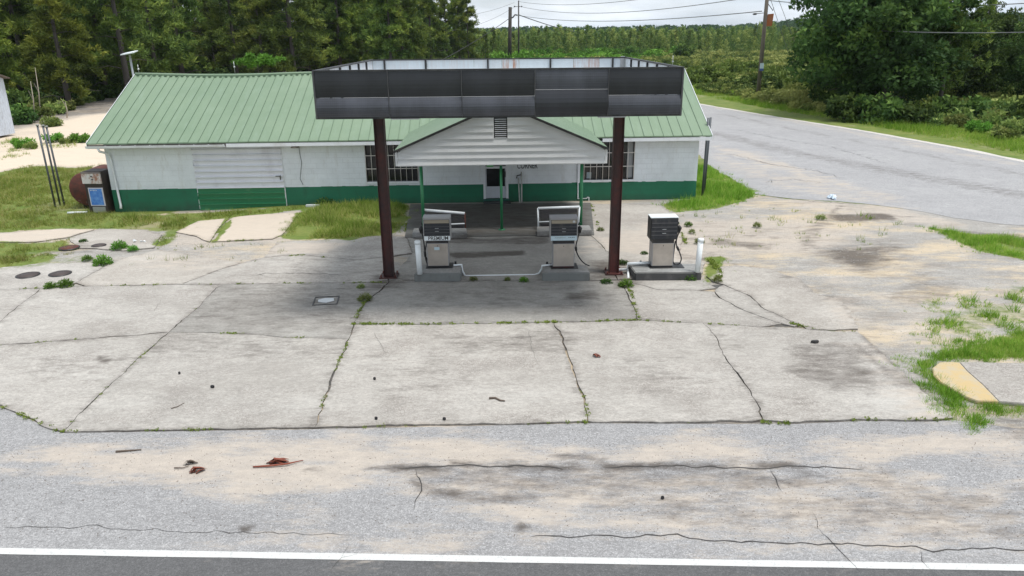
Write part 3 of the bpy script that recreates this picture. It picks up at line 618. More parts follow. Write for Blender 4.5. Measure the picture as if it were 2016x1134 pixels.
# door
d = MB(); a0, a1 = dr_[0], dr_[1]; zb = .14
d.box(a0, a0 + .09, -.03, .12, zb, 2.28); d.box(a1 - .09, a1, -.03, .12, zb, 2.28); d.box(a0 + .09, a1 - .09, -.03, .12, 2.2, 2.28); zt = WL(975, 330)[1]; d.box(a0 + .09, a1 - .09, -.029, .119, zt - .03, zt + .05)
zg = WL(975, 367)[1]; door = d.build('door', M_trim, bld)
MB().box(a0 + .095, a1 - .095, .02, .05, zg, zt - .035).build('pane', M_glass, door); MB().box(a0 + .095, a1 - .095, .02, .05, zt + .052, 2.195).build('pane', M_glass, door)
lf = MB(); lf.box(a0 + .095, a1 - .095, -.0, .051, zb + .02, zg - .001); lf.box(a0 + .095, a0 + .13, -.0, .019, zg, zt - .035); lf.box(a1 - .13, a1 - .095, -.0, .019, zg, zt - .035); lf.build('door_leaf', paint('aluminium_panel', (.52, .55, .60), .4, .2), door)
MB().box(a1 - .125, a1 - .1, -.04, -.001, .98, 1.2).build('handle', M_blk, door); MB().box(a0 - .02, a1 + .02, -.12, .2, .0, zb).build('threshold', paint('green_step', (.015, .09, .07), .6), door)
s0, s1 = WL(958, 325)[0], WL(971, 325)[0]; zz = WL(965, 328)[1]; MB().box(s0, s1, -.045, -.032, zz, zz + .16).build('green_sign', paint('green_sign_paint', (.04, .42, .08), .5), door)
# writing above and beside the door
a_, z_ = WL(1038, 324); text('CORNER', .30, (a_, -.004, z_ - .055), (math.pi / 2, 0, 0), M_blk, bld, 'lettering', .002, (.66, 1))
# trim board and conduit
a_ = WL(1141, 345)[0]; MB().box(a_ - .05, a_ + .05, -.025, -.001, zs, HW - .1).build('trim_board', M_trim, bld)
cp = [WL(1137.5, 322), WL(1137.5, 391), WL(1155, 390), WL(1156, 388), WL(1159, 388), WL(1159, 399)]
MB().tube([(a, -.045, z) for a, z in cp], .022, 6).build('conduit', M_trim, bld)
# sheet metal loading door
pa0, pa1 = WL(383, 330)[0], WL(556, 330)[0]; zbm = WL(475, 411)[1] - .02; ztp = HW - .05; npn = 12; zsd = zs + .0
sd_ = MB().box(pa0 - .02, pa1 + .03, -.024, -.004, zbm, ztp).build('loading_door', M_trim, bld); sd_['label'] = 'ribbed sheet metal sliding door'
M_dg = NT('scuffed_green_metal'); gv = M_dg.pos(obj=True); M_dg = M_dg.fin(M_dg.mix(M_dg.rng(M_dg.noise(1.6, 6, M_dg.pos((1, 1, 1.6), obj=True), .7), .60, .76, 0, .8), (.022, .175, .075), (.2, .34, .18)), .45)
M_dw = paint('scuffed_white_metal', (.70, .71, .75), .45, scale=2, dirt=(.35, .33, .36), dirt_amt=.6)
hz_ = (ztp - zbm) / npn
for k in range(npn):
    z0 = zbm + k * hz_; mt = M_dg if z0 + hz_ * .5 < zs else M_dw
    m = MB(); lean = .012 * math.sin(k * 2.1)
    m.prism([(-.028, z0 + .004), (-.10, z0 + .012), (-.10, z0 + .035), (-.03 - lean * .3, z0 + .052), (-.034, z0 + hz_ - .006), (-.026, z0 + hz_ - .006)], 'x', pa0 + .012 * math.sin(k * 3), pa1 + .010 * math.sin(k * 2)); m.build('metal_sheet', mt, sd_)
a_, z_ = WL(549, 346); hh = MB(); hh.box(a_ - .1, a_ + .1, -.11, -.08, z_ - .012, z_ + .012); hh.box(a_ + .06, a_ + .09, -.12, -.08, z_ - .14, z_ + .03); hh.build('latch', paint('old_iron', (.04, .035, .03), .7), sd_)
# lamp with its cable
a_, z_ = WL(581, 289, -.3); lm = MB(); lm.tube([(a_, -.3, z_ + .07), (a_, -.3, z_ + .03), (a_, -.3, z_ - .03)], [.06, .13, .17], 12); lm.box(a_ - .03, a_ + .03, -.3, 0, z_ + .07, z_ + .11); lamp = lm.build('wall_lamp', paint('aged_lamp', (.16, .14, .11), .6), bld)
cb = [WL(588, 284), WL(590, 300), WL(594, 320), WL(592, 342), WL(591, 352), WL(597, 364)]; MB().tube([(a, -.02, z) for a, z in cb], .008, 5).build('cable', M_blk, lamp)
# lightning rods on the ridge
for px, h in ((274, .42), (463, .5), (1323, .55)):
    a_ = WL(px, 146, DR)[0]; m = MB(); m.tube([(a_, DR, HR), (a_, DR, HR + h)], .012, 5); m.add(*[[(a_ + .05 * x, DR + .05 * y, HR + h * .55 + .05 * z) for x, y, z in ((1, 0, 0), (-1, 0, 0), (0, 1, 0), (0, -1, 0), (0, 0, 1), (0, 0, -1))], [(0, 2, 4), (2, 1, 4), (1, 3, 4), (3, 0, 4), (2, 0, 5), (1, 2, 5), (3, 1, 5), (0, 3, 5)]]); m.build('lightning_rod', M_metal, bld)
# porch
PB = -4.72
pA0, pA1 = WL(783, 320, PB)[0], WL(1191, 316, PB)[0]; pZ0 = .5 * (WL(783, 325, PB)[1] + WL(1191, 321, PB)[1])
pZ1 = .5 * (WL(781, 300, PB)[1] + WL(1191, 290, PB)[1]); pZr = WL(987, 206, PB)[1]; pAc = .5 * (pA0 + pA1)
def gw(z): return (pA0, pA1) if z <= pZ1 else (pA0 + (pAc - pA0) * (z - pZ1) / (pZr - pZ1), pA1 - (pA1 - pAc) * (z - pZ1) / (pZr - pZ1))
z = pZ0; vA0, vA1 = WL(974, 250, PB)[0], WL(997, 250, PB)[0]; vZ0, vZ1 = WL(985, 271, PB)[1], WL(985, 231, PB)[1]
rows = []; ex = .205
while z < pZr - .06: rows.append((z, min(z + ex, pZr - .01))); z += ex
M_vy = M_side
for z0, z1 in rows:
    l0, r0 = gw(z0); l1, r1 = gw(z1); segs = [(l0, r0, l1, r1)]
    if z1 > vZ0 + .02 and z0 < vZ1 - .02: segs = [(l0, vA0 - .03, l1, vA0 - .03), (vA1 + .03, r0, vA1 + .03, r1)]
    for (a, b, c, d_2) in segs:
        m = MB(); m.add([(a, PB - .05, z0), (b, PB - .05, z0), (d_2, PB - .004, z1 + .012), (c, PB - .004, z1 + .012), (a, PB + .0, z0), (b, PB + .0, z0), (d_2, PB + .01, z1), (c, PB + .01, z1)],
              [(0, 1, 2, 3), (4, 7, 6, 5), (0, 4, 5, 1), (3, 2, 6, 7), (0, 3, 7, 4), (1, 5, 6, 2)]); m.build('siding_board', M_vy, bld)
for sgn, aa in ((1, pA0), (-1, pA1)): MB().box(*sorted((aa, aa - sgn * .07)), PB - .04, PB + .05, pZ0 - .02, pZ1 + .0).build('corner_trim', M_side, bld)
MB().box(pA0, pA1, PB - .03, PB + .03, pZ0 - .03, pZ0 - .001).build('starter_strip', M_side, bld)
vn = MB().box(vA0 - .03, vA1 + .03, PB + .03, PB + .05, vZ0 - .03, vZ1 + .03).build('gable_vent', M_dark, bld)
k_ = 10
for i in range(k_):
    z0 = vZ0 + (vZ1 - vZ0) * i / k_; MB().add([(vA0, PB - .03, z0), (vA1, PB - .03, z0), (vA1, PB + .02, z0 + .02), (vA0, PB + .02, z0 + .02), (vA0, PB - .03, z0 - .008), (vA1, PB - .03, z0 - .008), (vA1, PB + .02, z0 + .012), (vA0, PB + .02, z0 + .012)],
        [(0, 1, 2, 3), (4, 7, 6, 5), (0, 4, 5, 1), (1, 5, 6, 2), (2, 6, 7, 3), (3, 7, 4, 0)]).build('louvre', M_side, vn)
MB().box(pA0 + .03, pA1 - .03, PB + .03, -.03, pZ0 - .02, pZ0).build('porch_ceiling', M_trim, bld)
for a, b in ((pA0 + .0, pA0 + .03), (pA1 - .03, pA1)): MB().box(a, b, PB + .03, -.46, pZ0 - .03, pZ1 - .02).build('porch_side_fascia', M_side, bld)
FB = PB - .13; slope = (pZr - pZ1) / (pAc - pA0); ov = .10
for sgn in (-1, 1):
    ae = (pA0 - ov) if sgn < 0 else (pA1 + ov); zee = pZ1 - ov * slope + .03
    def aat(z_): return pAc + (ae - pAc) * (pZr + .03 - z_) / (pZr + .03 - zee)
    nb_ = 22; bend = -OF + (pZr - HE) / (HR - HE) * (DR + OF) + .15
    for i in range(nb_):
        b0, b1 = FB + (bend - FB) * i / nb_, FB + (bend - FB) * (i + 1) / nb_
        lo0, lo1 = [min(pZr + .029, max(zee, mroof(b) + .01)) for b in (b0, b1)]
        for (u0, u1, hh_, mi) in ((b0 + .011, b1, 0, 0), (b0, b0 + .010, .005, 1)):
            l0 = lo0 if u0 < b1 else lo1; m = MB() if mi == 0 else m
            lu0 = min(pZr + .029, max(zee, mroof(u0) + .01)); lu1 = min(pZr + .029, max(zee, mroof(u1) + .01))
            T = .02 + hh_
            vs = [(aat(lu0), u0, lu0 + T), (aat(lu1), u1, lu1 + T), (pAc, u1, pZr + .03 + T), (pAc, u0, pZr + .03 + T)]; vs += [(x, y, zq - T - .01) for x, y, zq in vs]
            m.add(vs, [(0, 1, 2, 3), (7, 6, 5, 4), (0, 4, 5, 1), (1, 5, 6, 2), (2, 6, 7, 3), (3, 7, 4, 0)], mi)
        m.build('porch_roof_panel', [M_roof, M_seam], bld)
    m = MB(); zt_ = pZr + .03; m.prism([(ae, zee - .035), (ae, zee + .045), (pAc, zt_ + .045), (pAc, zt_ - .035)], 'y', FB - .015, FB - .001); m.build('rake_trim', M_blk, bld)
MB().tube([(pAc, FB, pZr + .06), (pAc, bend, pZr + .06)], .05, 8).build('porch_ridge_cap', M_roof, bld)
for px, py in ((831, 462), (988.5, 457), (1145, 450)):
    w = G(px, py, .12); a = (w.x - BX) * bc + (w.y - BY) * bs
    m = MB(); m.tube([(a, PB + .12, .05), (a, PB + .12, pZ0 - .02)], .055 if px != 988.5 else .045, 12); m.tube([(a, PB + .12, .05), (a, PB + .12, .075)], .12, 12); m.build('porch_post', M_postg, bld)
# porch floor
pf_pts = []
for (px, py) in ((808, 402), (1163, 399), (1170, 462), (797, 467)): w = G(px, py, .055); pf_pts.append((w.x, w.y))
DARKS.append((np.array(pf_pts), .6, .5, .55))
M_porch = ground_mat('shade_toned_porch_concrete', (.12, .122, .12), (.085, .088, .086), 'concrete')  # dark concrete, toned down further to stand in for porch shade
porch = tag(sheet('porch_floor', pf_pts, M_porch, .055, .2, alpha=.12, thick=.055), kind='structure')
MB().box(dr_[0] - .0, dr_[1] + .08, -.62, -.16, .058, .074).build('door_mat', M_blk, None, (BX, BY, 0), BT); tag(bpy.data.objects['door_mat'], 'black rubber mat lying on the porch in front of the glass door', 'door mat')

# ================================================================ THINGS ROUND THE STORE
M_rust = NT('rusted_steel'); rn = M_rust.noise(5, 8, None, .7)
M_rust = M_rust.fin(M_rust.mix(M_rust.rng(M_rust.noise(1.6, 7, M_rust.pos((1, 1, .5)), .7), .42, .62), M_rust.mix(M_rust.rng(rn, .4, .6), (.085, .018, .014), (.05, .012, .01)), (.025, .012, .012)), .6)
M_rust2 = NT('orange_rust'); M_rust2 = M_rust2.fin(M_rust2.mix(M_rust2.rng(M_rust2.noise(6, 8, None, .7), .4, .65), (.13, .035, .025), (.055, .025, .02)), .8)
M_steel = NT('brushed_steel'); M_steel = M_steel.fin(M_steel.mix(M_steel.rng(M_steel.noise(2.2, 7, None, .6), .35, .7), (.50, .45, .40), (.36, .32, .285)), .42, .55)
M_pvc = paint('white_pvc', (.78, .82, .84), .4, scale=5, dirt=(.4, .4, .38), dirt_amt=.4)
M_isl = ground_mat('island_concrete', (.36, .365, .36), (.29, .295, .29), 'concrete')
def plain_block(name, pts, z0, z1, mat, parent=None, alpha=.5, bevel=.02, sidealpha=None, side=None):
    m = MB(); m.prism(pts, 'z', z0, z1); me = m.mesh(name, mat, bevel=bevel)
    if side is not None:
        me.materials.append(side)
        for f_ in me.polygons:
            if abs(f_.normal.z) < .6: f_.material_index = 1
    P = np.array([tuple(v.co)[:2] for v in me.vertices]); k = masks(P, alpha)
    k[:, 0] = 0; k[:, 2] = 0; k[:, 1] *= .4
    if sidealpha is not None: 
        for i, v in enumerate(me.vertices):
            if v.co.z < z1 - .03: k[i, 1] = sidealpha
    put_masks(me, k); return obj(name, me, parent)
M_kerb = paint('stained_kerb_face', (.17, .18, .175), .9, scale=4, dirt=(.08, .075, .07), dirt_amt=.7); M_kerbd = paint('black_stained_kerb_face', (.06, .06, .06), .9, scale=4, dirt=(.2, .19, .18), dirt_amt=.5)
ISL = [((816, 556.5), (907, 555.5), (911, 519), (831, 521), 'fuel island kerb under the PREMIUM pump, left one of three'),
       ((1067, 555), (1161, 554.5), (1155, 521), (1074, 520), 'fuel island kerb under the middle pump, hose dangling over its edge'),
       ((1250, 555), (1380, 554), (1369, 519), (1237, 519), 'wide dark sided fuel island kerb under the rightmost pump')]
IH = .25; islands = []
for a, b, c, d_3, lab in ISL:
    pts = [tuple(G(*a))[:2], tuple(G(*b))[:2], tuple(G(*c, IH))[:2], tuple(G(*d_3, IH))[:2]]
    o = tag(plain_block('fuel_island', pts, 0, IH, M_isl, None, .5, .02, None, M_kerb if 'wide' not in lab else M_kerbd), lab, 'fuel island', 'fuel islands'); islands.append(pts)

M_beige = paint('aged_display', (.30, .26, .20), .6); M_louv = paint('dark_display', (.018, .02, .026), .55, scale=6); M_plate = paint('white_plate', (.55, .57, .58), .5)
M_plateb = paint('pale_blue_plate', (.48, .60, .66), .5, scale=6); M_hose = NT('black_hose').fin((.012, .012, .013), .5); M_slt = NT('silver_trim').fin((.36, .36, .37), .4, .5)
M_strip = paint('dull_strip', (.16, .16, .17), .5)
def pump(px, py, kind, label):
    w = G(px, py, IH); rt = empty('fuel_pump', (w.x, w.y + .2, IH + .001), label, 'fuel pump', 'fuel pumps on the islands', rz=.02)
    bw, bd, hw_, hd_ = .29, .2, .365, .2
    MB().box(-bw - .05, bw + .2 * (kind == 3) + .1, -bd - .07, bd + .03, 0, .012).build('base_frame', M_blk, rt)
    MB().box(-bw, bw, -bd, bd, .05, .68).build('lower_cabinet', M_slt, rt, bevel=.006)
    MB().box(-bw + .02, bw - .02, -bd - .008, -bd - .001, .06, .67).build('steel_door', M_steel, rt, bevel=.003)
    MB().box(-.008, .008, -bd - .013, -bd - .009, .6, .63).build('lock', M_blk, rt)
    MB().box(-bw + .01, bw - .01, -bd + .01, bd - .01, .013, .049).build('plinth', M_rust if kind == 2 else M_blk, rt)
    MB().box(-bw + .005, bw - .005, -bd + .005, bd - .005, .681, .77).build('neck', M_blk, rt)
    h = MB(); h.box(-hw_, hw_, -hd_, hd_, .771, 1.36); h.build('head', M_slt if kind != 3 else M_blk, rt, bevel=.012)
    MB().box(-hw_ - .004, hw_ + .004, -hd_ - .004, hd_ + .004, 1.361, 1.385).build('top_cover', {1: M_slt, 2: paint('grey_cover', (.33, .32, .34), .5), 3: M_pvc}[kind], rt, bevel=.006)
    f = -hd_ - .005; z = 1.34
    MB().box(-hw_ + .022, hw_ - .022, -hd_ - .004, -hd_ + .01, .80, 1.335).build('face_plate', M_louv, rt)
    if kind != 3: MB().box(-hw_ + .035, hw_ - .035, f - .01, f, 1.235, 1.325).build('lit_header', M_beige, rt); z = 1.225
    zb2 = .90 if kind != 3 else .80
    n_l = 4 if kind != 3 else 5; hh_ = (z - zb2) / n_l
    for i in range(n_l):
        z0 = zb2 + i * hh_; l = MB().add([(-hw_ + .03, f - .014, z0 + .008), (hw_ - .03, f - .014, z0 + .008), (hw_ - .03, f - .010, z0 + hh_ - .006), (-hw_ + .03, f - .010, z0 + hh_ - .006), (-hw_ + .03, f, z0 + .004), (hw_ - .03, f, z0 + .004), (hw_ - .03, f, z0 + hh_ - .004), (-hw_ + .03, f, z0 + hh_ - .004)],
            [(0, 1, 2, 3), (4, 7, 6, 5), (0, 4, 5, 1), (2, 6, 7, 3), (0, 3, 7, 4), (1, 5, 6, 2)]).build('display_louvre', M_louv, rt)
        if i in (1, 2): MB().box(-.05, .05, f - .024, f - .015, z0 + hh_ * .4, z0 + hh_ * .48).build('number_wheel', M_plate, l)
    for i in range(1, n_l): MB().box(-hw_ + .03, hw_ - .03, f - .026, f - .012, zb2 + i * hh_ - .0022, zb2 + i * hh_ + .0022).build('trim_strip', M_strip, rt)
    if kind == 1:
        p = MB().box(-hw_ + .02, hw_ - .02, f - .014, f, .765, .885).build('grade_plate', M_pvc, rt); text('PREMIUM', .15, (.03, f - .016, .824), (math.pi / 2, 0, 0), M_blk, p, 'lettering', .001, (.88, .95))
        MB().box(-.09, .05, -bd - .012, -bd - .009, .5, .58).build('sticker', M_plateb, rt)
    if kind == 2:
        p = MB().box(-hw_ + .02, hw_ - .02, f - .018, f, .775, .90).build('grade_plate', M_plateb, rt)
        m = MB()
        for k in range(9): m.tube([(-.24 + k * .032, f - .02, .845 + .008 * (k % 2)), (-.22 + k * .032, f - .02, .862 - .010 * (k % 2))], .005, 4)
        for k in range(4): m.box(.12 + k * .045, .145 + k * .045, f - .021, f - .0185, .848, .868)
        m.build('lettering', M_blk, p); MB().tube([(.26, f - .02, 1.28), (.26, f - .004, 1.28)], .035, 12).build('round_dial', M_plate, rt)
    sx = -1 if kind == 1 else 1; x0 = sx * hw_
    nz_ = MB(); nz_.tube([(x0 + sx * .05, -.05, 1.12), (x0 + sx * .08, -.06, 1.06), (x0 + sx * .07, -.06, .93)], [.03, .055, .03], 8); nz_.box(*sorted((x0, x0 + sx * .06)), -.09, -.01, .93, 1.1); nz_.tube([(x0 + sx * .03, -.06, 1.15), (x0 + sx * .05, -.06, 1.22)], .012, 6); noz = nz_.build('nozzle', M_hose, rt)
    if kind == 2: path = [(x0 + .06, -.06, .95), (x0 + .02, -.07, .80), (bw + .05, -.07, .55), (bw + .09, -.08, .36), (bw + .2, -.1, .18), (bw + .3, -.13, .09), (bw + .42, -.16, .04)]
    elif kind == 1: path = [(x0 - .06, -.06, .95), (x0 - .02, -.07, .80), (x0 + .0, -.07, .5), (x0 + .02, -.08, .22), (x0 + .07, -.1, .05), (x0 + .1, -.12, .03), (-bw - .01, -.1, .2), (-bw - .07, -.1, .35), (-bw - .03, -.1, .58), (-bw - .0, -.1, .72)]
    else: path = [(x0 + .07, -.06, .93), (x0 + .02, -.07, .78), (bw + .09, -.08, .6), (bw + .18, -.09, .4), (bw + .24, -.1, .22), (bw + .2, -.1, .08), (bw + .08, -.1, .06), (bw + .02, -.1, .16), (bw + .03, -.1, .45), (bw + .05, -.1, .72)]
    q = [Vector(p) for p in path]; sm = []
    for i in range(len(q) - 1):
        p0, p1, p2, p3 = q[max(0, i - 1)], q[i], q[i + 1], q[min(len(q) - 1, i + 2)]
        for t in (0, .25, .5, .75): sm.append(.5 * ((2 * p1) + (p2 - p0) * t + (2 * p0 - 5 * p1 + 4 * p2 - p3) * t * t + (3 * p1 - p0 - 3 * p2 + p3) * t ** 3))
    sm.append(q[-1]); MB().tube(sm, .017, 8).build('hose', M_hose, rt)
    k = 9 if kind != 2 else 8; MB().tube([sm[k], sm[k + 1], sm[k + 2]], .032, 8).build('hose_coupling', M_hose, rt)
    return rt
pump(863, 527, 1, 'steel fuel pump with a PREMIUM plate under its dark display')
pump(1109, 528, 2, 'steel fuel pump with a pale blue plate and its hose hanging loose')
pump(1303, 527, 3, 'steel fuel pump with a black head and white top, hose in a loop')
# bollards
for px, y0, y1, lab, lean in ((826, 541, 479, 'white capped plastic pipe bollard left of the PREMIUM pump', -.02), (1374, 537, 481, 'white scuffed pipe bollard right of the looped hose pump', .03)):
    w = G(px, y0, IH); t = empty('bollard', (w.x, w.y + .07, IH), lab, 'bollard', 'white pipe bollards')
    MB().tube([(0, 0, 0), (lean, 0, .86)], .072, 16).build('pipe', M_pvc, t); MB().tube([(lean, 0, .82), (lean, 0, .9), (lean, 0, .915)], [.08, .08, .06], 16).build('cap', M_pvc, t)
# white conduits between the islands
def pipe(pts, r, label, cat='pipe', mat=None): o = MB().tube(pts, r, 8).build('conduit_pipe', mat or M_pvc); return tag(o, label, cat, 'white pipes between the fuel islands')
p1 = [G(893, 522, IH + .05), G(909, 521, IH + .05), G(910.5, 533, .14), G(916, 543, .03), G(930, 543, .03), G(1052, 541, .03), G(1061, 538, .05), G(1066, 530, .15), G(1067, 523, IH + .05), G(1088, 521, IH + .05)]
pipe(p1, .025, 'thin white pipe on the ground between the left and middle islands')
p2 = [G(1215, 531, .12), G(1235, 530, .12), G(1236, 519, IH + .08), G(1280, 517, IH + .08)]
pipe(p2, .04, 'white pipe climbing onto the left end of the wide island')
MB().tube([G(1236.5, 531, .1), G(1237, 548, .02)], .035, 8).build('conduit_pipe', M_pvc); tag(bpy.data.objects['conduit_pipe.002'], 'short white upright pipe at the corner of the wide island', 'pipe', 'white pipes between the fuel islands')
for i, (px, py) in enumerate(((897, 522), (1077, 523), (1261, 521))):
    w = G(px, py, IH); tag(MB().tube([w, w + Vector((0, 0, .1)), w + Vector((0, 0, .11))], [.03, .03, .02], 8).build('pipe_stub', M_hose), ('black pipe stub on the island beside the PREMIUM pump', 'black pipe stub on the middle fuel island', 'black pipe stub on the wide fuel island')[i], 'pipe stub', 'pipe stubs on the islands')

# canopy
CX, CY = -.27, 19.24; YF, YB, ZB, ZT = 15.6, 22.8, 4.61, 5.55
can = empty('fuel_canopy', (CX, CY, 0), 'flat roofed canopy with black panel front on two rusty steel posts', 'fuel canopy')
M_scr = [None] * 3
for i, c in enumerate(((.015, .016, .020), (.030, .032, .040), (.046, .049, .060))):
    n = NT('dark_mesh_panel_' + 'abc'[i]); v = n.pos(obj=True)
    wv = n.t.nodes.new('ShaderNodeTexWave'); wv.bands_direction = 'Z'; wv.inputs['Scale'].default_value = 6.5; wv.inputs['Distortion'].default_value = .3; n.t.links.new(v, wv.inputs['Vector'])
    wx = n.t.nodes.new('ShaderNodeTexWave'); wx.bands_direction = 'X'; wx.inputs['Scale'].default_value = 8; n.t.links.new(v, wx.inputs['Vector'])
    cc = n.mix(n.rng(wv.outputs[1], .55, .95, 0, .5), c, tuple(x * .45 for x in c)); cc = n.mix(n.rng(wx.outputs[1], .7, 1, 0, .35), cc, tuple(x * .5 for x in c))
    cc = n.mix(n.rng(n.noise(1.1, 6, n.pos((1, 1, .35), obj=True), .6), .42, .72, 0, .8), cc, tuple(x * 2.1 for x in c))
    cc = n.mix(n.rng(n.noise(3, 8, n.pos((2.5, 1, .3), obj=True), .8), .6, .8, 0, .3), cc, (.07, .068, .066))
    M_scr[i] = n.fin(cc, .42)
x0, x1 = AY(621, 180, YF).x - CX, AY(1341, 180, YF).x - CX; fy = YF - CY; by = YB - CY
bx0, bx1 = AY(733, 119, YB).x - CX, AY(1231, 116, YB).x - CX
pwid = (x1 - x0) / 5
for k in range(5):
    a, b = x0 + k * pwid + .008, x0 + (k + 1) * pwid - .008; zm = ZB + (ZT - ZB) * (.43 if k != 3 else .56)
    for (z0, z1, mt, lip) in ((ZB + .02, zm, M_scr[2 if k != 3 else 0], 0), (zm + .004, ZT - .02, M_scr[0 if k != 3 else 2], .02)):
        m = MB(); n_ = 6; vs = []; fs = []
        for j in range(n_ + 1):
            t = j / n_; z = z0 + (z1 - z0) * t; yy = fy - .02 - (.06 * math.sin(math.pi * (1 - t) * .93) if lip == 0 else .02 * math.sin(math.pi * (1 - t))); vs += [(a, yy, z), (b, yy, z)]
            if j: q = 2 * j; fs.append((q - 2, q - 1, q + 1, q))
        k2 = len(vs); vs += [(a, fy, z0), (b, fy, z0), (b, fy, z1), (a, fy, z1)]
        fs += [(k2, k2 + 3, k2 + 2, k2 + 1), (0, k2, k2 + 1, 1), (2 * n_, 2 * n_ + 1, k2 + 2, k2 + 3)]
        fs += [tuple([2 * j for j in range(n_ + 1)] + [k2 + 3, k2]), tuple([2 * j + 1 for j in range(n_, -1, -1)] + [k2 + 1, k2 + 2])]
        m.add(vs, fs); m.build('fascia_panel', mt, can)
for k in range(6):
    a = x0 + k * pwid; MB().box(a - .006 - .02 * (k in (0,)), a + .006 + .02 * (k == 5), fy - .06, fy + .03, ZB, ZT).build('panel_joint', paint('joint_grey', (.06, .06, .065), .5), can)
fr = MB(); fr.box(x0 - .03, x1 + .03, fy - .04, fy + .06, ZT - .018, ZT + .012); fr.box(x0 - .03, x1 + .03, fy - .03, fy + .06, ZB - .02, ZB + .018); fr.build('fascia_frame', M_blk, can)
for a in (1, 3.85): MB().box(x0 + a * pwid + .02, x0 + a * pwid + .6, fy - .08, fy - .02, ZB - .035, ZB - .021).build('loose_strip', M_slt, can)
M_wpan = NT('white_rust_streaked'); v = M_wpan.pos(obj=True); c_ = M_wpan.mix(M_wpan.rng(M_wpan.noise(3, 5, M_wpan.pos((1, 1, .4), obj=True), .6), .35, .7, 0, .4), (.66, .74, .80), (.48, .55, .6))
M_wpan.pp = M_wpan.attr('streak').outputs['Fac']; c_ = M_wpan.mix(M_wpan.math('MULTIPLY', M_wpan.rng(M_wpan.noise(9, 6, M_wpan.pos((1.6, 1, .12), obj=True), .75), .42, .66), M_wpan.pp), c_, (.42, .17, .07)); M_wpan = M_wpan.fin(c_, .5)
def wpanel(x0_, x1_, y, z0, z1, streak, ax='x'):
    m = MB()
    if ax == 'x': m.box(x0_, x1_, y, y + .03, z0, z1)
    else: m.box(y, y + .03, x0_, x1_, z0, z1)
    o = m.build('white_panel', M_wpan, can); at = o.data.attributes.new('streak', 'FLOAT', 'POINT')
    for i_, v_ in enumerate(o.data.vertices): at.data[i_].value = streak
seams = [733, 840, 933, 988, 1022, 1129, 1180, 1231]; xs_ = [AY(p, 125, YB).x - CX for p in seams]; xs_[0] = bx0; xs_[-1] = bx1
st_ = [.15, .2, .15, 1.0, .05, .8, .1]
for k in range(7): wpanel(xs_[k] + .004, xs_[k + 1] - .004, by + .01, ZB, ZT - .03, st_[k])
for px in (757, 838, 960.5, 1083.5, 1206): a = AY(px, 125, YB).x - CX; MB().box(a - .025, a + .025, by - .04, by + .005, ZB, ZT - .02).build('rear_stud', M_blk, can)
MB().box(bx0 - .03, bx1 + .03, by - .03, by + .05, ZT - .025, ZT + .005).build('rear_rim', M_blk, can)
MB().box(bx1 - .14, bx1 - .02, by - .03, by + .006, ZB + .05, ZT + .03).build('corner_flashing', M_metal, can)
for sx, xx, xb in ((0, x0, bx0), (1, x1, bx1)):
    n_ = 6
    for k in range(n_):
        t0, t1 = k / n_, (k + 1) / n_; ya, yb2 = fy + .06 + (by - fy - .06) * t0, fy + .06 + (by - fy - .06) * t1; xa, xc = xx + (xb - xx) * t0, xx + (xb - xx) * t1
        m = MB(); o2 = -.03 if sx == 0 else .03
        m.add([(xa, ya + .03, ZB), (xc, yb2 - .0, ZB), (xc, yb2 - .0, ZT - .03), (xa, ya + .03, ZT - .03), (xa + o2, ya + .03, ZB), (xc + o2, yb2, ZB), (xc + o2, yb2, ZT - .03), (xa + o2, ya + .03, ZT - .03)], [(0, 1, 2, 3), (7, 6, 5, 4), (0, 4, 5, 1), (1, 5, 6, 2), (2, 6, 7, 3), (3, 7, 4, 0)])
        o = m.build('white_panel', M_wpan, can); at = o.data.attributes.new('streak', 'FLOAT', 'POINT')
        for i_ in range(8): at.data[i_].value = .25 if sx else .4
        s2 = .025 if sx == 0 else -.025
        m = MB(); m.add([(xa, ya - .01, ZB), (xa + s2 * 2, ya - .01, ZB), (xa + s2 * 2, ya + .03, ZB), (xa, ya + .03, ZB)] + [(xa, ya - .01, ZT - .03), (xa + s2 * 2, ya - .01, ZT - .03), (xa + s2 * 2, ya + .03, ZT - .03), (xa, ya + .03, ZT - .03)], [(0, 1, 2, 3), (7, 6, 5, 4), (0, 4, 5, 1), (1, 5, 6, 2), (2, 6, 7, 3), (3, 7, 4, 0)]); m.build('side_stud', M_blk, can)
    m = MB(); m.add([(xx - .04, fy, ZT - .025), (xx + .04, fy, ZT - .025), (xb + .04, by, ZT - .025), (xb - .04, by, ZT - .025), (xx - .04, fy, ZT + .008), (xx + .04, fy, ZT + .008), (xb + .04, by, ZT + .008), (xb - .04, by, ZT + .008)], [(0, 1, 2, 3), (7, 6, 5, 4), (0, 4, 5, 1), (1, 5, 6, 2), (2, 6, 7, 3), (3, 7, 4, 0)]); m.build('side_rim', M_blk, can)
m = MB(); m.prism([(x0 + .01, fy + .07), (x1 - .01, fy + .07), (bx1 - .01, by - .05), (bx0 + .01, by - .05)], 'z', ZB + .12, ZB + .2); m.build('canopy_deck', paint('deck_metal', (.5, .5, .48), .6), can)
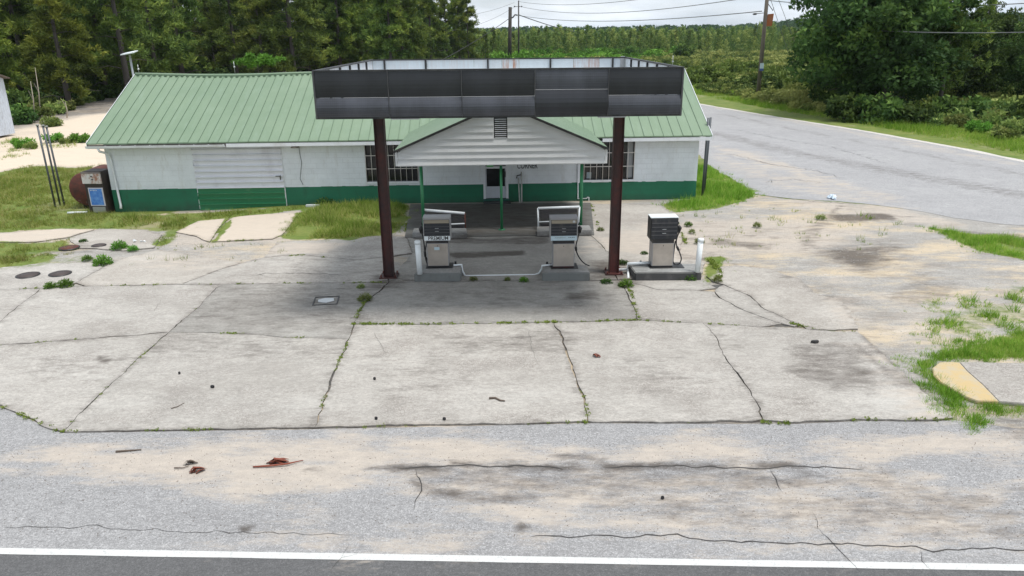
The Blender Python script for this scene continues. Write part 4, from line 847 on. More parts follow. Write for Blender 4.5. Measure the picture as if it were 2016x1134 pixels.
for (px, py, lab) in ((765, 545, 0), (1209, 538, 1)):
    w = G(px, py, .06); X, Y = w.x - CX, w.y - CY + .13; m = MB(); q = .13
    m.box(X - q, X - q + .014, Y - q, Y + q, .07, ZB + .1); m.box(X + q - .014, X + q, Y - q, Y + q, .07, ZB + .1); m.box(X - q + .0145, X + q - .0145, Y - .06, Y - .048, .07, ZB + .1)
    ps = m.build('support_post', M_rust, can); MB().box(X - .24, X + .24, Y - .24, Y + .24, .034, .068).build('base_plate', M_rust, ps, bevel=.005)
    for dx in (-.19, .19):
        for dy in (-.19, .19): MB().tube([(X + dx, Y + dy, .07), (X + dx, Y + dy, .13)], .022, 6).build('anchor_bolt', M_rust2, ps)
for yy in (-2.2, 0.13, 2.2): MB().box(x0 + .3, x1 - .3, yy - .08, yy + .08, ZB - .0, ZB + .118).build('roof_beam', M_rust, can)

# porch railings
M_slat = paint('weathered_dark_board', (.055, .052, .055), .8, scale=5, dirt=(.16, .12, .09))
def bar3(m, a, b, r): m.tube([a, b], r, 8)
YR = 23.95
lr = empty('porch_railing', AY(832, 460, YR), 'sagging white pipe railing with dark boards on the left of the porch', 'railing')
def L3(o, px, py, Y=YR): return AY(px, py, Y) - o.location
for nm, a, b, r in (('top_rail', (832, 413), (915, 420), .045), ('post', (832, 413), (837, 456), .035), ('rail', (838, 444), (915, 440), .022), ('rail', (838, 455), (915, 453), .022), ('post', (915, 420), (917, 457), .018)):
    m = MB(); bar3(m, L3(lr, *a), L3(lr, *b), r); m.build(nm, M_pvc if nm != 'post' or a[0] < 900 else M_rust2, lr)
for y0 in (424, 433, 447):
    p, q = L3(lr, 838, y0, YR + .12), L3(lr, 913, y0 + 2, YR + .12); m = MB(); m.box(p.x, q.x, p.y, p.y + .03, p.z - .05, p.z + .05); m.build('board', M_slat, lr)
rr = empty('porch_railing', AY(1058, 455, YR), 'square white pipe railing backed by dark boards on the right of the porch', 'railing')
for nm, a, b, r in (('top_rail', (1059, 410), (1141, 407), .04), ('post', (1059, 410), (1060, 453), .03), ('rail', (1060, 437), (1139, 434), .022), ('rail', (1060, 452), (1139, 449), .022), ('post', (1141, 407), (1138, 450), .03)):
    m = MB(); bar3(m, L3(rr, *a), L3(rr, *b), r); m.build(nm, M_pvc, rr)
for y0, c in ((416, 0), (426, 1), (444, 0)):
    p, q = L3(rr, 1064, y0, YR + .12), L3(rr, 1136, y0 - 3, YR + .12); MB().box(p.x, q.x, p.y, p.y + .03, p.z - .06, p.z + .06).build('board', M_slat, rr)
for pts, lab in ((((812, 466), (920, 466), (918, 456), (815, 456)), 'low concrete kerb under the sagging porch railing'), (((1057, 463), (1165, 460), (1160, 450), (1057, 453)), 'low concrete kerb under the square porch railing')):
    w = [G(*p, .1) for p in pts]; tag(plain_block('railing_kerb', [(v.x, v.y) for v in w], .05, .22, M_isl, None, .5, .015, .5), lab, 'kerb')
# old handrails leaning on the wall by the door
M_oldw = paint('peeling_white', (.5, .5, .48), .7, scale=12, dirt=(.1, .07, .05), dirt_amt=.9)
def wp(px, py, b=0): a, z_ = WL(px, py, b); return Vector((BX + a * bc - b * bs, BY + a * bs + b * bc, z_))
hr1 = empty('leaning_handrail', wp(1025, 398, -.3), 'pair of old handrail posts leaning on the wall right of the glass door', 'handrail')
o_ = hr1.location
for nm, pts, r in (('post', [wp(1027, 399, -.35), wp(1026.5, 338, -.05)], .03), ('post', [wp(1023, 399, -.4), wp(1020.5, 350, -.08)], .025), ('rail', [wp(1017, 351, -.1), wp(1018, 346, -.1), wp(1026, 344, -.1)], .022)):
    MB().tube([p - o_ for p in pts], r, 7).build(nm, M_oldw if nm == 'post' else M_blk, hr1)

# kiosk and tank at the left end
w = G(196, 412); kx, ky = w.x - .0, w.y + .15; gz = GZ(kx, ky)
kio = empty('vending_cabinet', (kx, ky, gz), 'old dark cabinet with a rusty white top panel and a framed blue poster below', 'vending cabinet', rz=-.06)
MB().box(-.37, .37, -.2, .45, .0, 1.62).build('cabinet', paint('dark_brown_metal', (.035, .025, .022), .6), kio, bevel=.01)
M_rp = NT('rust_stained_white'); M_rp = M_rp.fin(M_rp.mix(M_rp.math('MULTIPLY', M_rp.rng(M_rp.noise(6, 7, M_rp.pos((1, 1, .6), obj=True), .7), .46, .6), .9), (.55, .53, .52), (.26, .10, .05)), .5)
MB().box(-.39, .35, -.27, -.202, 1.16, 1.55).build('upper_panel', M_rp, kio, bevel=.008)
MB().box(-.40, .36, -.275, .0, 1.552, 1.60).build('hood', paint('faded_brown', (.16, .13, .12), .6), kio)
MB().box(-.03, .04, -.28, -.271, 1.42, 1.46).build('badge', M_blk, kio); MB().box(-.02, .06, -.28, -.271, 1.30, 1.34).build('badge', M_blk, kio)
pf_ = MB(); pf_.box(-.24, .33, -.235, -.205, .30, 1.0); pfo = pf_.build('poster_frame', paint('grey_frame', (.55, .54, .58), .5), kio)
M_blue = NT('faded_blue_poster'); M_blue = M_blue.fin(M_blue.mix(M_blue.rng(M_blue.noise(7, 5, None, .6), .4, .65), (.05, .17, .50), (.12, .28, .6)), .4)
MB().box(-.20, .29, -.242, -.237, .34, .96).build('poster', M_blue, pfo); m = MB()
for k in range(7): m.box(-.16 + k * .038, -.135 + k * .038, -.246, -.243, .885 + .01 * (k % 3), .925)
m.build('lettering', M_plate, pfo)
MB().box(-.2, .30, -.23, -.203, .04, .26).build('lower_panel', M_metal, kio)
w = G(178, 408); tk = empty('fuel_tank', (w.x - .25, w.y + .45, GZ(w.x, w.y)), 'round rusty steel tank lying on its side behind the old cabinet', 'tank', rz=.1)
m = MB(); m.tube([(0, -.05, .78), (0, 0, .78), (0, 1.9, .78), (0, 1.95, .78)], [.62, .66, .66, .62], 36); m.build('shell', M_rust2, tk); m = MB()
for yy in (.3, 1.5): m.box(-.4, .4, yy, yy + .12, 0, .2)
m.build('cradle', M_blk, tk)
w = G(150, 414); tag(MB().tube([(w.x - .35, w.y, w.z + .05 + GZ(w.x, w.y)), (w.x + .35, w.y + .1, w.z + .05 + GZ(w.x, w.y))], .045, 7).build('broken_pipe', M_pvc), 'short broken pale pipe lying in the grass by the rusty tank', 'pipe')
w = G(182, 412); tag(MB().box(w.x - .1, w.x + .08, w.y, w.y + .1, w.z + GZ(w.x, w.y), w.z + .12 + GZ(w.x, w.y)).build('stone_block', M_plate, bevel=.02), 'small pale stone block in the grass at the foot of the old cabinet', 'stone')
# three bare steel poles on the left
M_gp = paint('grey_galvanised_pole', (.10, .11, .12), .5, .4, dirt=(.05, .04, .03))
for i, (bx_, by_, tx_, ty_) in enumerate(((108, 402, 72, 240), (117, 397, 83, 241), (126, 399, 90, 243))):
    w = G(bx_, by_); gz = GZ(w.x, w.y); t = AY(tx_, ty_, w.y)
    o = empty('steel_pole', (w.x, w.y, gz), ('leftmost of three bare grey steel poles in the grass, rusty capped top', 'middle one of three bare grey steel poles in the grass', 'rightmost of three bare grey steel poles in the grass, nearest the store')[i], 'pole', 'bare poles left of the store')
    d_4 = t - w; MB().tube([(0, 0, -.1), tuple(d_4)], .037, 10).build('shaft', M_gp, o); MB().tube([tuple(d_4), tuple(d_4 + Vector((0, 0, .06)))], .055, 10).build('cap', paint('pole_cap', (.3, .3, .28), .5), o)
for i, (bx_, by_, tx_, ty_, r) in enumerate(((1382.5, 389, 1395, 232, .05), (1386, 381, 1399.5, 231, .04))):
    w = G(bx_, by_); t = AY(tx_, ty_, w.y); tag(MB().tube([tuple(w - Vector((0, 0, .1))), tuple(t)], r, 10).build('steel_pole', M_gp), ('dark steel pole standing in the grass at the right corner of the store', 'thinner dark pole just behind the pole at the right corner')[i], 'pole', 'poles right of the store')

# shed at the far left
w = G(30, 262); shed = empty('metal_shed', (w.x, w.y, 0), 'white corrugated metal shed at the left edge of the lot', 'shed', rz=.0)
M_cor = paint('chalky_corrugated', (.55, .60, .68), .55, scale=4, dirt=(.2, .19, .2), dirt_amt=.7)
hb = AY(20, 153, w.y).z; DS, WS = 8., 7.     # gable end faces +X; back corner at the origin
def srf(y): return hb + .28 * (min(-y, DS + y))
for k in range(16):
    m = MB(); a = -.5 * (k + 1); pts = []
    for j in range(11): u = a + .5 * j / 10; pts.append((.02 * math.sin(j / 10 * 4 * math.pi), u))
    pts2 = pts + [(-.05, a + .497), (-.05, a)]; n2_ = len(pts2)
    vs = [(x, y, 0) for x, y in pts2] + [(x, y, srf(y) - .04) for x, y in pts2]
    m.add(vs, [tuple(range(n2_)), tuple(range(2 * n2_ - 1, n2_ - 1, -1))] + [(i, i + n2_, (i + 1) % n2_ + n2_, (i + 1) % n2_) for i in range(n2_)]); m.build('wall_sheet', M_cor, shed)
m = MB(); m.box(-WS, -.051, -DS + .01, -.01, 0, hb - .1); m.build('shed_body', M_cor, shed)
m = MB(); m.prism([(.3, srf(0) - .08), (-DS / 2, srf(-DS / 2) - .0), (-DS - .3, srf(-DS) - .08), (-DS - .3, srf(-DS)), (-DS / 2, srf(-DS / 2) + .08), (.3, srf(0))], 'x', -WS - .3, .3); m.build('roof', paint('brown_roof_edge', (.10, .075, .06), .8), shed)
# solar lamp behind the roof
bse = AY(266, 166, 37.4); sl_ = empty('solar_lamp', (bse.x, 37.4, 0), 'tilted thin pole with a flat panel on top behind the left end of the roof', 'lamp post')
t = AY(255, 107, 37.4); m = MB(); m.tube([(0, 0, -.1), (0, 0, bse.z - .6), (t.x - bse.x, 0, t.z)], .05, 8); m.build('pole', M_metal, sl_)
m = MB(); m.add([(t.x - bse.x - .32, -.25, t.z - .04), (t.x - bse.x + .32, -.25, t.z + .06), (t.x - bse.x + .32, .25, t.z + .14), (t.x - bse.x - .32, .25, t.z + .02)] + [(t.x - bse.x - .32, -.25, t.z + .01), (t.x - bse.x + .32, -.25, t.z + .11), (t.x - bse.x + .32, .25, t.z + .19), (t.x - bse.x - .32, .25, t.z + .07)], [(0, 3, 2, 1), (4, 5, 6, 7), (0, 1, 5, 4), (1, 2, 6, 5), (2, 3, 7, 6), (3, 0, 4, 7)]); m.build('panel', M_pvc, sl_)

# manholes and lids
M_lid = paint('brown_iron_lid', (.06, .045, .042), .7, scale=8, dirt=(.12, .07, .05))
for px, py, r, lab, mt in ((55, 542, .30, 'dark round tank lid in the concrete, leftmost of the front pair', 0), (118.5, 539, .29, 'dark round tank lid in the concrete, right one of the front pair', 0), (194, 481, .22, 'small brown round lid beside the white litter', 0), (136, 486, .30, 'rusty orange round lid half hidden by grass', 1)):
    w = G(px, py, .04); z = .052 + GZ(w.x, w.y); t = empty('tank_lid', (w.x, w.y, z), lab, 'tank lid', 'underground tank lids')
    MB().tube([(0, 0, -.05), (0, 0, .004)], r * 1.0, 28).build('ring', M_blk, t); MB().tube([(0, 0, -.03), (0, 0, .014)], r * .88, 28).build('cover', M_rust2 if mt else M_lid, t)
w = G(642, 592, .04); t = empty('fill_box', (w.x, w.y, .040), 'square framed hatch in the forecourt with a pale concrete centre', 'hatch', rz=.12)
for a, b, c, d_5 in ((-.3, .3, -.3, -.275), (-.3, .3, .275, .3), (-.3, -.275, -.275, .275), (.275, .3, -.275, .275)): MB().box(a, b, c, d_5, 0, .012).build('frame_bar', M_blk, t)
MB().prism([(-.18, -.08), (.02, -.17), (.2, -.05), (.17, .14), (-.05, .17), (-.2, .06)], 'z', 0, .014).build('cover', M_plate, t)
# raised pad with the yellow nose at the right
yel = [(1850, 713), (1862, 712), (1889, 713), (1904, 730), (1935, 757), (1967, 790), (1925, 789), (1900, 780), (1875, 765), (1852, 752), (1838, 738), (1836, 724)]
gry = [(1889, 713), (2016, 714), (2120, 714), (2120, 796), (2016, 794), (1967, 790), (1935, 757), (1904, 730)]
kb = empty('traffic_island', G(1900, 750, .12), 'raised concrete island with a yellow painted nose in tall grass', 'traffic island'); kb.location.z = 0
M_yp = NT('worn_yellow_concrete'); M_yp = M_yp.fin(M_yp.mix(M_yp.rng(M_yp.noise(4, 8, None, .7), .42, .66), (.48, .36, .18), (.42, .37, .28)), .85)
for nm, pp, mt in (('yellow_nose', yel, M_yp), ('pad', gry, M_conc)):
    q = [tuple(G(x, y, .07) - kb.location)[:2] for x, y in pp]; m = MB(); m.prism(q, 'z', 0, .07); me = m.mesh(nm, mt, bevel=.012)
    P = np.array([(v.co.x + kb.location.x, v.co.y + kb.location.y) for v in me.vertices]); put_masks(me, masks(P, .5) * np.array((0, .3, 0, 1))); obj(nm, me, kb)
# ================================================================ POLES AND WIRES
M_wood = paint('weathered_pole_wood', (.16, .135, .11), .9, scale=4, dirt=(.06, .05, .045), dirt_amt=.6); M_woodd = paint('dark_pole_wood', (.045, .04, .036), .9, scale=4)
w = G(1492, 190); top = AY(1517, -75, w.y); up_ = empty('utility_pole', (w.x, w.y, 0), 'tall leaning wooden utility pole with a rusty tag at the road verge', 'utility pole')
d1 = top - w; m = MB(); m.tube([(0, 0, -.2), tuple(d1 * .5), tuple(d1)], [.22, .19, .16], 12); m.build('shaft', M_wood, up_)
def onp(py): return d1 * ((190 - py) / 265)
q = onp(36); m = MB(); m.prism([(q.x + .22, q.z + .55), (q.x + .80, q.z + .60), (q.x + .72, q.z - .55), (q.x + .12, q.z - .6)], 'y', q.y - .05, q.y + .05); m.build('rusty_tag', paint('orange_rust_tag', (.32, .10, .03), .8, scale=2, dirt=(.25, .2, .15), dirt_amt=.6), up_)
q = onp(128); MB().box(q.x - .16, q.x + .22, q.y - .27, q.y - .24, q.z - .2, q.z + .32).build('notice', M_plateb, up_); MB().box(q.x - .16, q.x + .22, q.y - .27, q.y - .24, q.z - .42, q.z - .202).build('notice', paint('blue_notice', (.05, .1, .3), .6), up_)
q = onp(22); m = MB(); m.tube([q + Vector((-.2, 0, 0)), q + Vector((-1.3, 0, -.1))], .03, 6); m.tube([q + Vector((-1.2, 0, -.1)), q + Vector((-.9, 0, -.08))], .09, 8); m.tube([q + Vector((.1, 0, .9)), q + Vector((.7, 0, .2)), q + Vector((.75, 0, .5))], .035, 6); m.build('insulator', M_blk, up_)
POLE_R = w + onp(20)
w2 = G(1003, 118); w2 = G(1003, 130); t2 = AY(1004.5, 14, w2.y); p2_ = empty('utility_pole', (w2.x, w2.y, 0), 'thick dark stub utility pole behind the canopy with a service bracket', 'utility pole'); d2 = t2 - w2
MB().tube([(0, 0, -.2), tuple(d2)], [.42, .36], 12).build('shaft', M_woodd, p2_)
w3 = G(1021, 124); t3 = AY(1021, 1, w3.y); p3_ = empty('utility_pole', (w3.x, w3.y, 0), 'thin tall dark utility pole just right of the thick stub pole', 'utility pole'); d3 = t3 - w3
MB().tube([(0, 0, -.2), tuple(d3)], [.20, .13], 8).build('shaft', M_woodd, p3_)
k3 = w3.y / CF; m = MB(); a_ = AY(1013, 13, w3.y) - w3; b_ = AY(1027, 13, w3.y) - w3; m.tube([a_, b_], .05, 6)
for q in (a_, b_): m.tube([q + Vector((-.15, 0, 0)), q + Vector((.15, 0, .05))], .14, 6)
m.build('cross_arm', M_blk, p3_); a_ = AY(1010, 34, w2.y) - w2; m = MB(); m.tube([AY(1006, 36, w2.y) - w2, a_, AY(1014, 29, w2.y) - w2, AY(1019, 30, w2.y) - w2], .14, 6); m.build('bracket', M_blk, p2_)
def wire(p, q, sagm, r, label, mat=None):
    pts = []
    for i in range(33):
        t = i / 32; v = p.lerp(q, t); v.z -= sagm * 4 * t * (1 - t); pts.append(v)
    tag(MB().tube(pts, r, 5).build('power_line', mat or M_wire), label, 'wire', 'overhead wires')
M_wire = paint('grey_wire', (.14, .145, .15), .6)
Y3 = w3.y; YRp = w.y
wire(AY(1019, 30, Y3), AY(1500, 22, YRp), 1.1, .045, 'lowest thin wire from the thin pole to the leaning roadside pole')
wire(AY(1021, 12, Y3), AY(1506, -10, YRp), 1.6, .04, 'middle thin wire from the thin pole to the leaning roadside pole')
wire(AY(1021, 3, Y3), AY(1440, -30, YRp), 1.2, .035, 'topmost thin wire leaving the thin pole to the right')
wire(AY(1021, 29, Y3), AY(1130, 62, Y3 + 70), .3, .10, 'thick dark cable running right from the thin pole to the far trees', M_blk)
wire(AY(1003, 36, w2.y), AY(870, 118, w2.y - 20), .3, .06, 'thick dark cable dropping left from the stub pole to the woods', M_blk)
wire(AY(1012, 14, Y3), AY(890, 60, Y3 - 20), .8, .03, 'thin pale wire running left from the thin pole'); wire(AY(1012, 5, Y3), AY(900, 32, Y3 - 20), .5, .03, 'upper thin pale wire running left from the thin pole')
wire(AY(1513, 1, YRp), AY(2060, 4, 60), .45, .035, 'upper wire running right from the roadside pole')
wire(AY(1599, 51, 62), AY(2080, 62, 45), .25, .03, 'lower wire crossing the dark trees on the right')
for (a, b, c, d_6, lab) in ((1526, 0, 1562, 132, 'left guy wire of the roadside pole'), (1545, 0, 1586, 136, 'right guy wire of the roadside pole')):
    ee = G(c + (15 if c < 1570 else 12), d_6 + 40 if c < 1570 else 168); tt = POLE_R + Vector((.2, 0, 1.5 if c < 1570 else 3)); wire(tt, ee, .1, .022, lab)
    dd = (tt - ee); m = MB(); m.tube([tuple(ee + dd * .0), tuple(ee + dd * (.19 if c < 1570 else .15))], .055, 6); tag(m.build('guy_guard', paint('bleached_guard', (.45, .43, .32), .6)), lab.replace('guy wire', 'pale sleeve on the guy wire'), 'guy guard', 'guy wire sleeves')

# ================================================================ VEGETATION
def leafmat(name, a, b, c):
    n = NT(name); v = n.attr('var').outputs['Fac']; oi = n.t.nodes.new('ShaderNodeObjectInfo')
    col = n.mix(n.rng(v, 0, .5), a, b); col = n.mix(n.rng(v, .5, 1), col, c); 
    pn = n.noise(.35, 4); col = n.mix(n.rng(pn, .35, .65, 0, .45), col, a)
    h = n.t.nodes.new('ShaderNodeHueSaturation'); n.put(h.inputs['Color'], col); n.put(h.inputs['Value'], n.rng(oi.outputs['Random'], 0, 1, .78, 1.5)); n.put(h.inputs['Hue'], n.rng(oi.outputs['Random'], 0, 1, .478, .512))
    n.fin(h.outputs[0], .75, 0, .2); tr = n.t.nodes.new('ShaderNodeBsdfTranslucent'); n.put(tr.inputs[0], h.outputs[0]); ms = n.t.nodes.new('ShaderNodeMixShader'); ms.inputs[0].default_value = .3
    n.t.links.new(n.b.outputs[0], ms.inputs[1]); n.t.links.new(tr.outputs[0], ms.inputs[2]); n.t.links.new(ms.outputs[0], n.o.inputs[0]); return n.m
M_pine = leafmat('pine_needles', (.045, .08, .022), (.135, .195, .04), (.38, .43, .08))
M_ypine = leafmat('young_pine_needles', (.055, .11, .03), (.14, .20, .05), (.31, .35, .10))
M_leaf = leafmat('broad_leaves', (.022, .048, .014), (.05, .098, .024), (.15, .23, .045))
M_bright = leafmat('bright_leaves', (.06, .14, .02), (.11, .26, .035), (.20, .38, .06))
M_scrub = leafmat('scrub_leaves', (.065, .11, .03), (.19, .24, .06), (.36, .38, .12))
M_grass = leafmat('grass_blades', (.11, .17, .025), (.21, .28, .045), (.42, .38, .15))
M_bgrass = leafmat('lush_grass_blades', (.11, .21, .02), (.21, .36, .04), (.38, .42, .10))
M_bark = paint('pine_bark', (.085, .075, .068), .95, scale=2, dirt=(.05, .04, .035), dirt_amt=.5)
def trimesh(name, T, var, mat):              # T: (n,3,3) triangles
    n = len(T); me = bpy.data.meshes.new(name); me.vertices.add(3 * n); me.loops.add(3 * n); me.polygons.add(n)
    me.vertices.foreach_set('co', T.astype(np.float32).ravel()); me.loops.foreach_set('vertex_index', np.arange(3 * n, dtype=np.int32))
    me.polygons.foreach_set('loop_start', np.arange(0, 3 * n, 3, dtype=np.int32)); me.polygons.foreach_set('loop_total', np.full(n, 3, dtype=np.int32))
    me.materials.append(mat); a = me.attributes.new('var', 'FLOAT', 'FACE'); a.data.foreach_set('value', var.astype(np.float32)); me.update(calc_edges=True); return me
def unit(n): v = rng.normal(size=(n, 3)); return v / np.linalg.norm(v, axis=1, keepdims=True)
def leaves(C, D, ln, wd):                   # centres, directions -> triangles
    n = len(C); s = np.cross(D, unit(n)); s /= np.linalg.norm(s, axis=1, keepdims=True) + 1e-9
    l = ln * rng.uniform(.7, 1.3, (n, 1)); w_ = wd * rng.uniform(.7, 1.3, (n, 1))
    return np.stack((C - s * w_, C + s * w_, C + D * l), 1)
def pine_crown(H, R, z0, nb, nc, nl, ln, wd, shape=.9):
    T, Vv = [], []
    for i in range(nb):
        h = z0 + (H - z0) * (i + rng.uniform()) / nb; t = (h - z0) / (H - z0); L_ = R * ((1 - t) ** shape * .9 + .12) * rng.uniform(.65, 1.15)
        if t < .15: L_ *= .6 + t * 2.6
        az = rng.uniform(0, 2 * math.pi); d = np.array((math.cos(az), math.sin(az), 0)); tone = rng.uniform(-.15, .15)
        for c in range(nc):
            u = .28 + .75 * (c + rng.uniform()) / nc; p = d * L_ * u + np.array((0, 0, h + L_ * (.22 * u - .30 * u * u) * (1 if t < .8 else -1.2))) + rng.normal(size=3) * (.10 * L_ * u * .6 + .05)
            k = nl; D = unit(k) + d * .7 + np.array((0, 0, .5)); D /= np.linalg.norm(D, axis=1, keepdims=True)
            C = p + unit(k) * rng.uniform(0, 1, (k, 1)) ** .5 * ln * .8
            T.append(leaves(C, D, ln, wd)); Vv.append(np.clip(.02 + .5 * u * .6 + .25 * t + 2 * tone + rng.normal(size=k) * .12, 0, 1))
    return np.concatenate(T), np.concatenate(Vv)
def leafy_crown(cen, rad, nlobe, nl, ln, wd, squash=.8, lobe=.32, thr=.25):
    T, Vv = [], []; cen = np.array(cen); rad = np.array(rad)
    for i in range(nlobe):
        u = unit(1)[0]; rr = rng.uniform(.45, 1); c = cen + u * rad * rr; lr = lobe * rad.mean() * rng.uniform(.6, 1.3); tone = rng.uniform(-.25, .25)
        k = int(nl * rng.uniform(.7, 1.3)); U = unit(k); P = c + U * lr * np.array((1, 1, squash)) * rng.uniform(.55, 1.05, (k, 1)); D = U * .6 + unit(k) * .8; D[:, 2] -= .15; D /= np.linalg.norm(D, axis=1, keepdims=True)
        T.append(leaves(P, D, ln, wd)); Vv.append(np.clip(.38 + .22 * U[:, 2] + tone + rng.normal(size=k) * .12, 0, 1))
    return np.concatenate(T), np.concatenate(Vv)
def trunk_mesh(H, r, nlimb, z0, reach, lean=0.):
    m = MB(); pts = [(lean * H * t * t + .06 * math.sin(5 * t), .05 * math.cos(4 * t), H * t - .1) for t in np.linspace(0, 1, 7)]; m.tube(pts, [r * (1.15 - .95 * t) for t in np.linspace(0, 1, 7)], 8)
    for i in range(nlimb):
        h = z0 + (H * .92 - z0) * i / nlimb; az = i * 2.4; L_ = reach * (1 - h / H * .7) * random.uniform(.6, 1); x = lean * H * (h / H) ** 2
        m.tube([(x, 0, h), (x + math.cos(az) * L_ * .5, math.sin(az) * L_ * .5, h + L_ * .12), (x + math.cos(az) * L_, math.sin(az) * L_, h + L_ * .05)], [r * .22, r * .14, r * .04], 5)
    return m.mesh('trunk', M_bark)
pines = []
for k, (H, R, z0, nb) in enumerate(((15, 4.3, 2.0, 66), (17, 4.6, 2.8, 70), (13, 4.0, 1.2, 62), (16, 3.4, 4.2, 50), (14, 4.4, .9, 66))):
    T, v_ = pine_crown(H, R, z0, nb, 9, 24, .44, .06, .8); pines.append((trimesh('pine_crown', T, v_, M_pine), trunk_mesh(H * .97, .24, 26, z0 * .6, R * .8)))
M_pineb = leafmat('bright_pine_needles', (.06, .10, .022), (.19, .26, .045), (.46, .52, .09)); pines_b = []  # brighter yellow-green needle tone for the left pines and a few others
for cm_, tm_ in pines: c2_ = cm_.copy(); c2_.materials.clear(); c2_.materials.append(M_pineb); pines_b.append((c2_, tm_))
broads = []
for k, (H, R) in enumerate(((11, 4.2), (9, 3.6), (13, 4.0))):
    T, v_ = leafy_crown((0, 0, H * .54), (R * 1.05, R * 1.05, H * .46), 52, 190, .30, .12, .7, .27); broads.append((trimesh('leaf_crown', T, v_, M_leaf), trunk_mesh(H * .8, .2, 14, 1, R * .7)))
def tree(kind, x, y, s, rz, label, group, name='pine_tree'):
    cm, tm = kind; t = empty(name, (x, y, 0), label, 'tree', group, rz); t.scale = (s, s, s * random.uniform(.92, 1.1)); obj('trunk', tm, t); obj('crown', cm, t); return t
def gpx(px, py): w = G(px, py); return w.x, w.y
# front rank of the wood behind the store, read off the photograph
for px, py, k, s, lab in ((45, 196, 4, .95, None), (137, 208, 2, 1.05, 'bright lower pine standing behind the three bare poles'), (212, 190, 1, 1., 'tall pine with a bare pale trunk beside the solar lamp'), (95, 178, 0, .9, None), (118, 172, 4, .9, None), (60, 168, 1, .95, None), (-40, 190, 0, 1.05, None), (-10, 210, 2, 1., None),
    (345, 146, 0, 1., None), (410, 142, 1, 1.05, None), (425, 144, 2, 1.1, None), (300, 152, 4, 1., None), (570, 145, 3, 1.15, 'sparse brown pine directly behind the ridge of the roof'), (640, 146, 0, 1.1, None), (715, 142, 4, 1.25, 'broad dusky pine just left of the canopy'), (790, 138, 1, 1.15, None), (850, 134, 2, 1.2, None), (905, 128, 0, 1.05, 'rightmost pine of the wood, against the sky'), (880, 124, 4, 1.2, None), (490, 140, 4, 1.1, None), (922, 131, 4, .95, None), (900, 119, 0, 1.3, None), (255, 160, 2, .95, None)):
    x, y = gpx(px, py); tree((pines_b if px < 250 or px in (345, 640) else pines)[k], x, y, s, random.uniform(0, 6.28), lab or ('tall front rank pine left of the roof by the sand bank' if px < 250 else 'tall front rank pine behind the left half of the green roof' if px < 520 else 'tall front rank pine behind the roof just left of the canopy' if px < 800 else 'tall pine at the right end of the wood behind the canopy'), None if lab else 'pines in the front rank of the wood')
cnt = 0
while cnt < 120:
    y = random.uniform(80, 190); xmax = -11 - (y - 80) * .0; x = random.uniform(-1.05, -.115) * y * .98 + 2
    if x > -.10 * y - 1.5: continue
    if y < 100 and x > -40: continue
    tree(pines[(0, 2, 4, 1)[cnt % 4]], x, y, random.uniform(1., 1.4), random.uniform(0, 6.28), 'tall dark pine deep in the wood behind the store', 'pines deep in the wood'); cnt += 1
for px, py in ((440, 138), (560, 132), (680, 132), (760, 130), (160, 160), (830, 126), (620, 128), (60, 160)):
    x, y = gpx(px, py); tree(broads[random.randrange(3)], x, y + 8, random.uniform(.9, 1.4), random.uniform(0, 6.28), 'leafy broadleaf tree among the pines behind the store', 'broadleaf trees in the wood', 'broadleaf_tree')
T, v_ = leafy_crown((0, 0, 4.55), (1.75, 1.5, .38), 22, 90, .28, .07, .35, .30); mim = (trimesh('leaf_crown', T, v_, M_bright), trunk_mesh(4.4, .12, 8, 3.4, 1.2))
_m = tree(mim, AY(507, 112, 60).x, 60, 1., 0, 'small bright green spreading tree behind the roof ridge', None, 'broadleaf_tree'); _m.scale = (1, 1, 1)
# big dark trees on the right
rp = [(1700, 232, 0, 1.15, 'big dark leafy tree right of the utility pole, tallest of its clump'), (1765, 238, 1, 1.1, 'dark tree with brighter leaf sprays at the road verge'), (1660, 215, 2, 1.0, 'dark narrow tree at the left edge of the right hand clump'), (1800, 225, 0, .95, 'dark round tree at the right side of the clump'), (1740, 200, 2, 1.1, 'tall tree at the back of the right hand clump'), (1930, 215, 1, .8, 'leafy tree right of the gap in the tree line'), (1985, 205, 0, .68, 'darker leafy tree near the right edge of the photo'), (2050, 215, 2, .62, 'leafy tree at the far right edge'), (1893, 165, 1, .62, 'slim tree behind the gap in the tree line'), (1950, 150, 2, .7, 'distant tree behind the right edge clump')]
for px, py, k, s, lab in rp: x, y = gpx(px, py); tree(broads[k], x, y + 2.2, s, random.uniform(0, 6.28), lab, None, 'broadleaf_tree')
for px, py, k, s, lab in ((1655, 224, 3, .8, 'dark pine at the front left of the right hand clump'), (1735, 226, 0, .85, 'dark pine in the middle of the right hand clump'), (1845, 222, 1, .72, 'dark pine at the right end of the right hand clump'), (1648, 200, 3, .82, 'dark pine rising over the left of the right hand clump'), (1790, 190, 1, .85, 'tall pine rising behind the right hand clump'), (2012, 180, 3, .62, 'pine rising at the right edge of the photo'), (1915, 190, 3, .58, 'thin pine between the two dark clumps')): x, y = gpx(px, py); tree(pines[k], x, y, s, random.uniform(0, 6.28), lab, None)
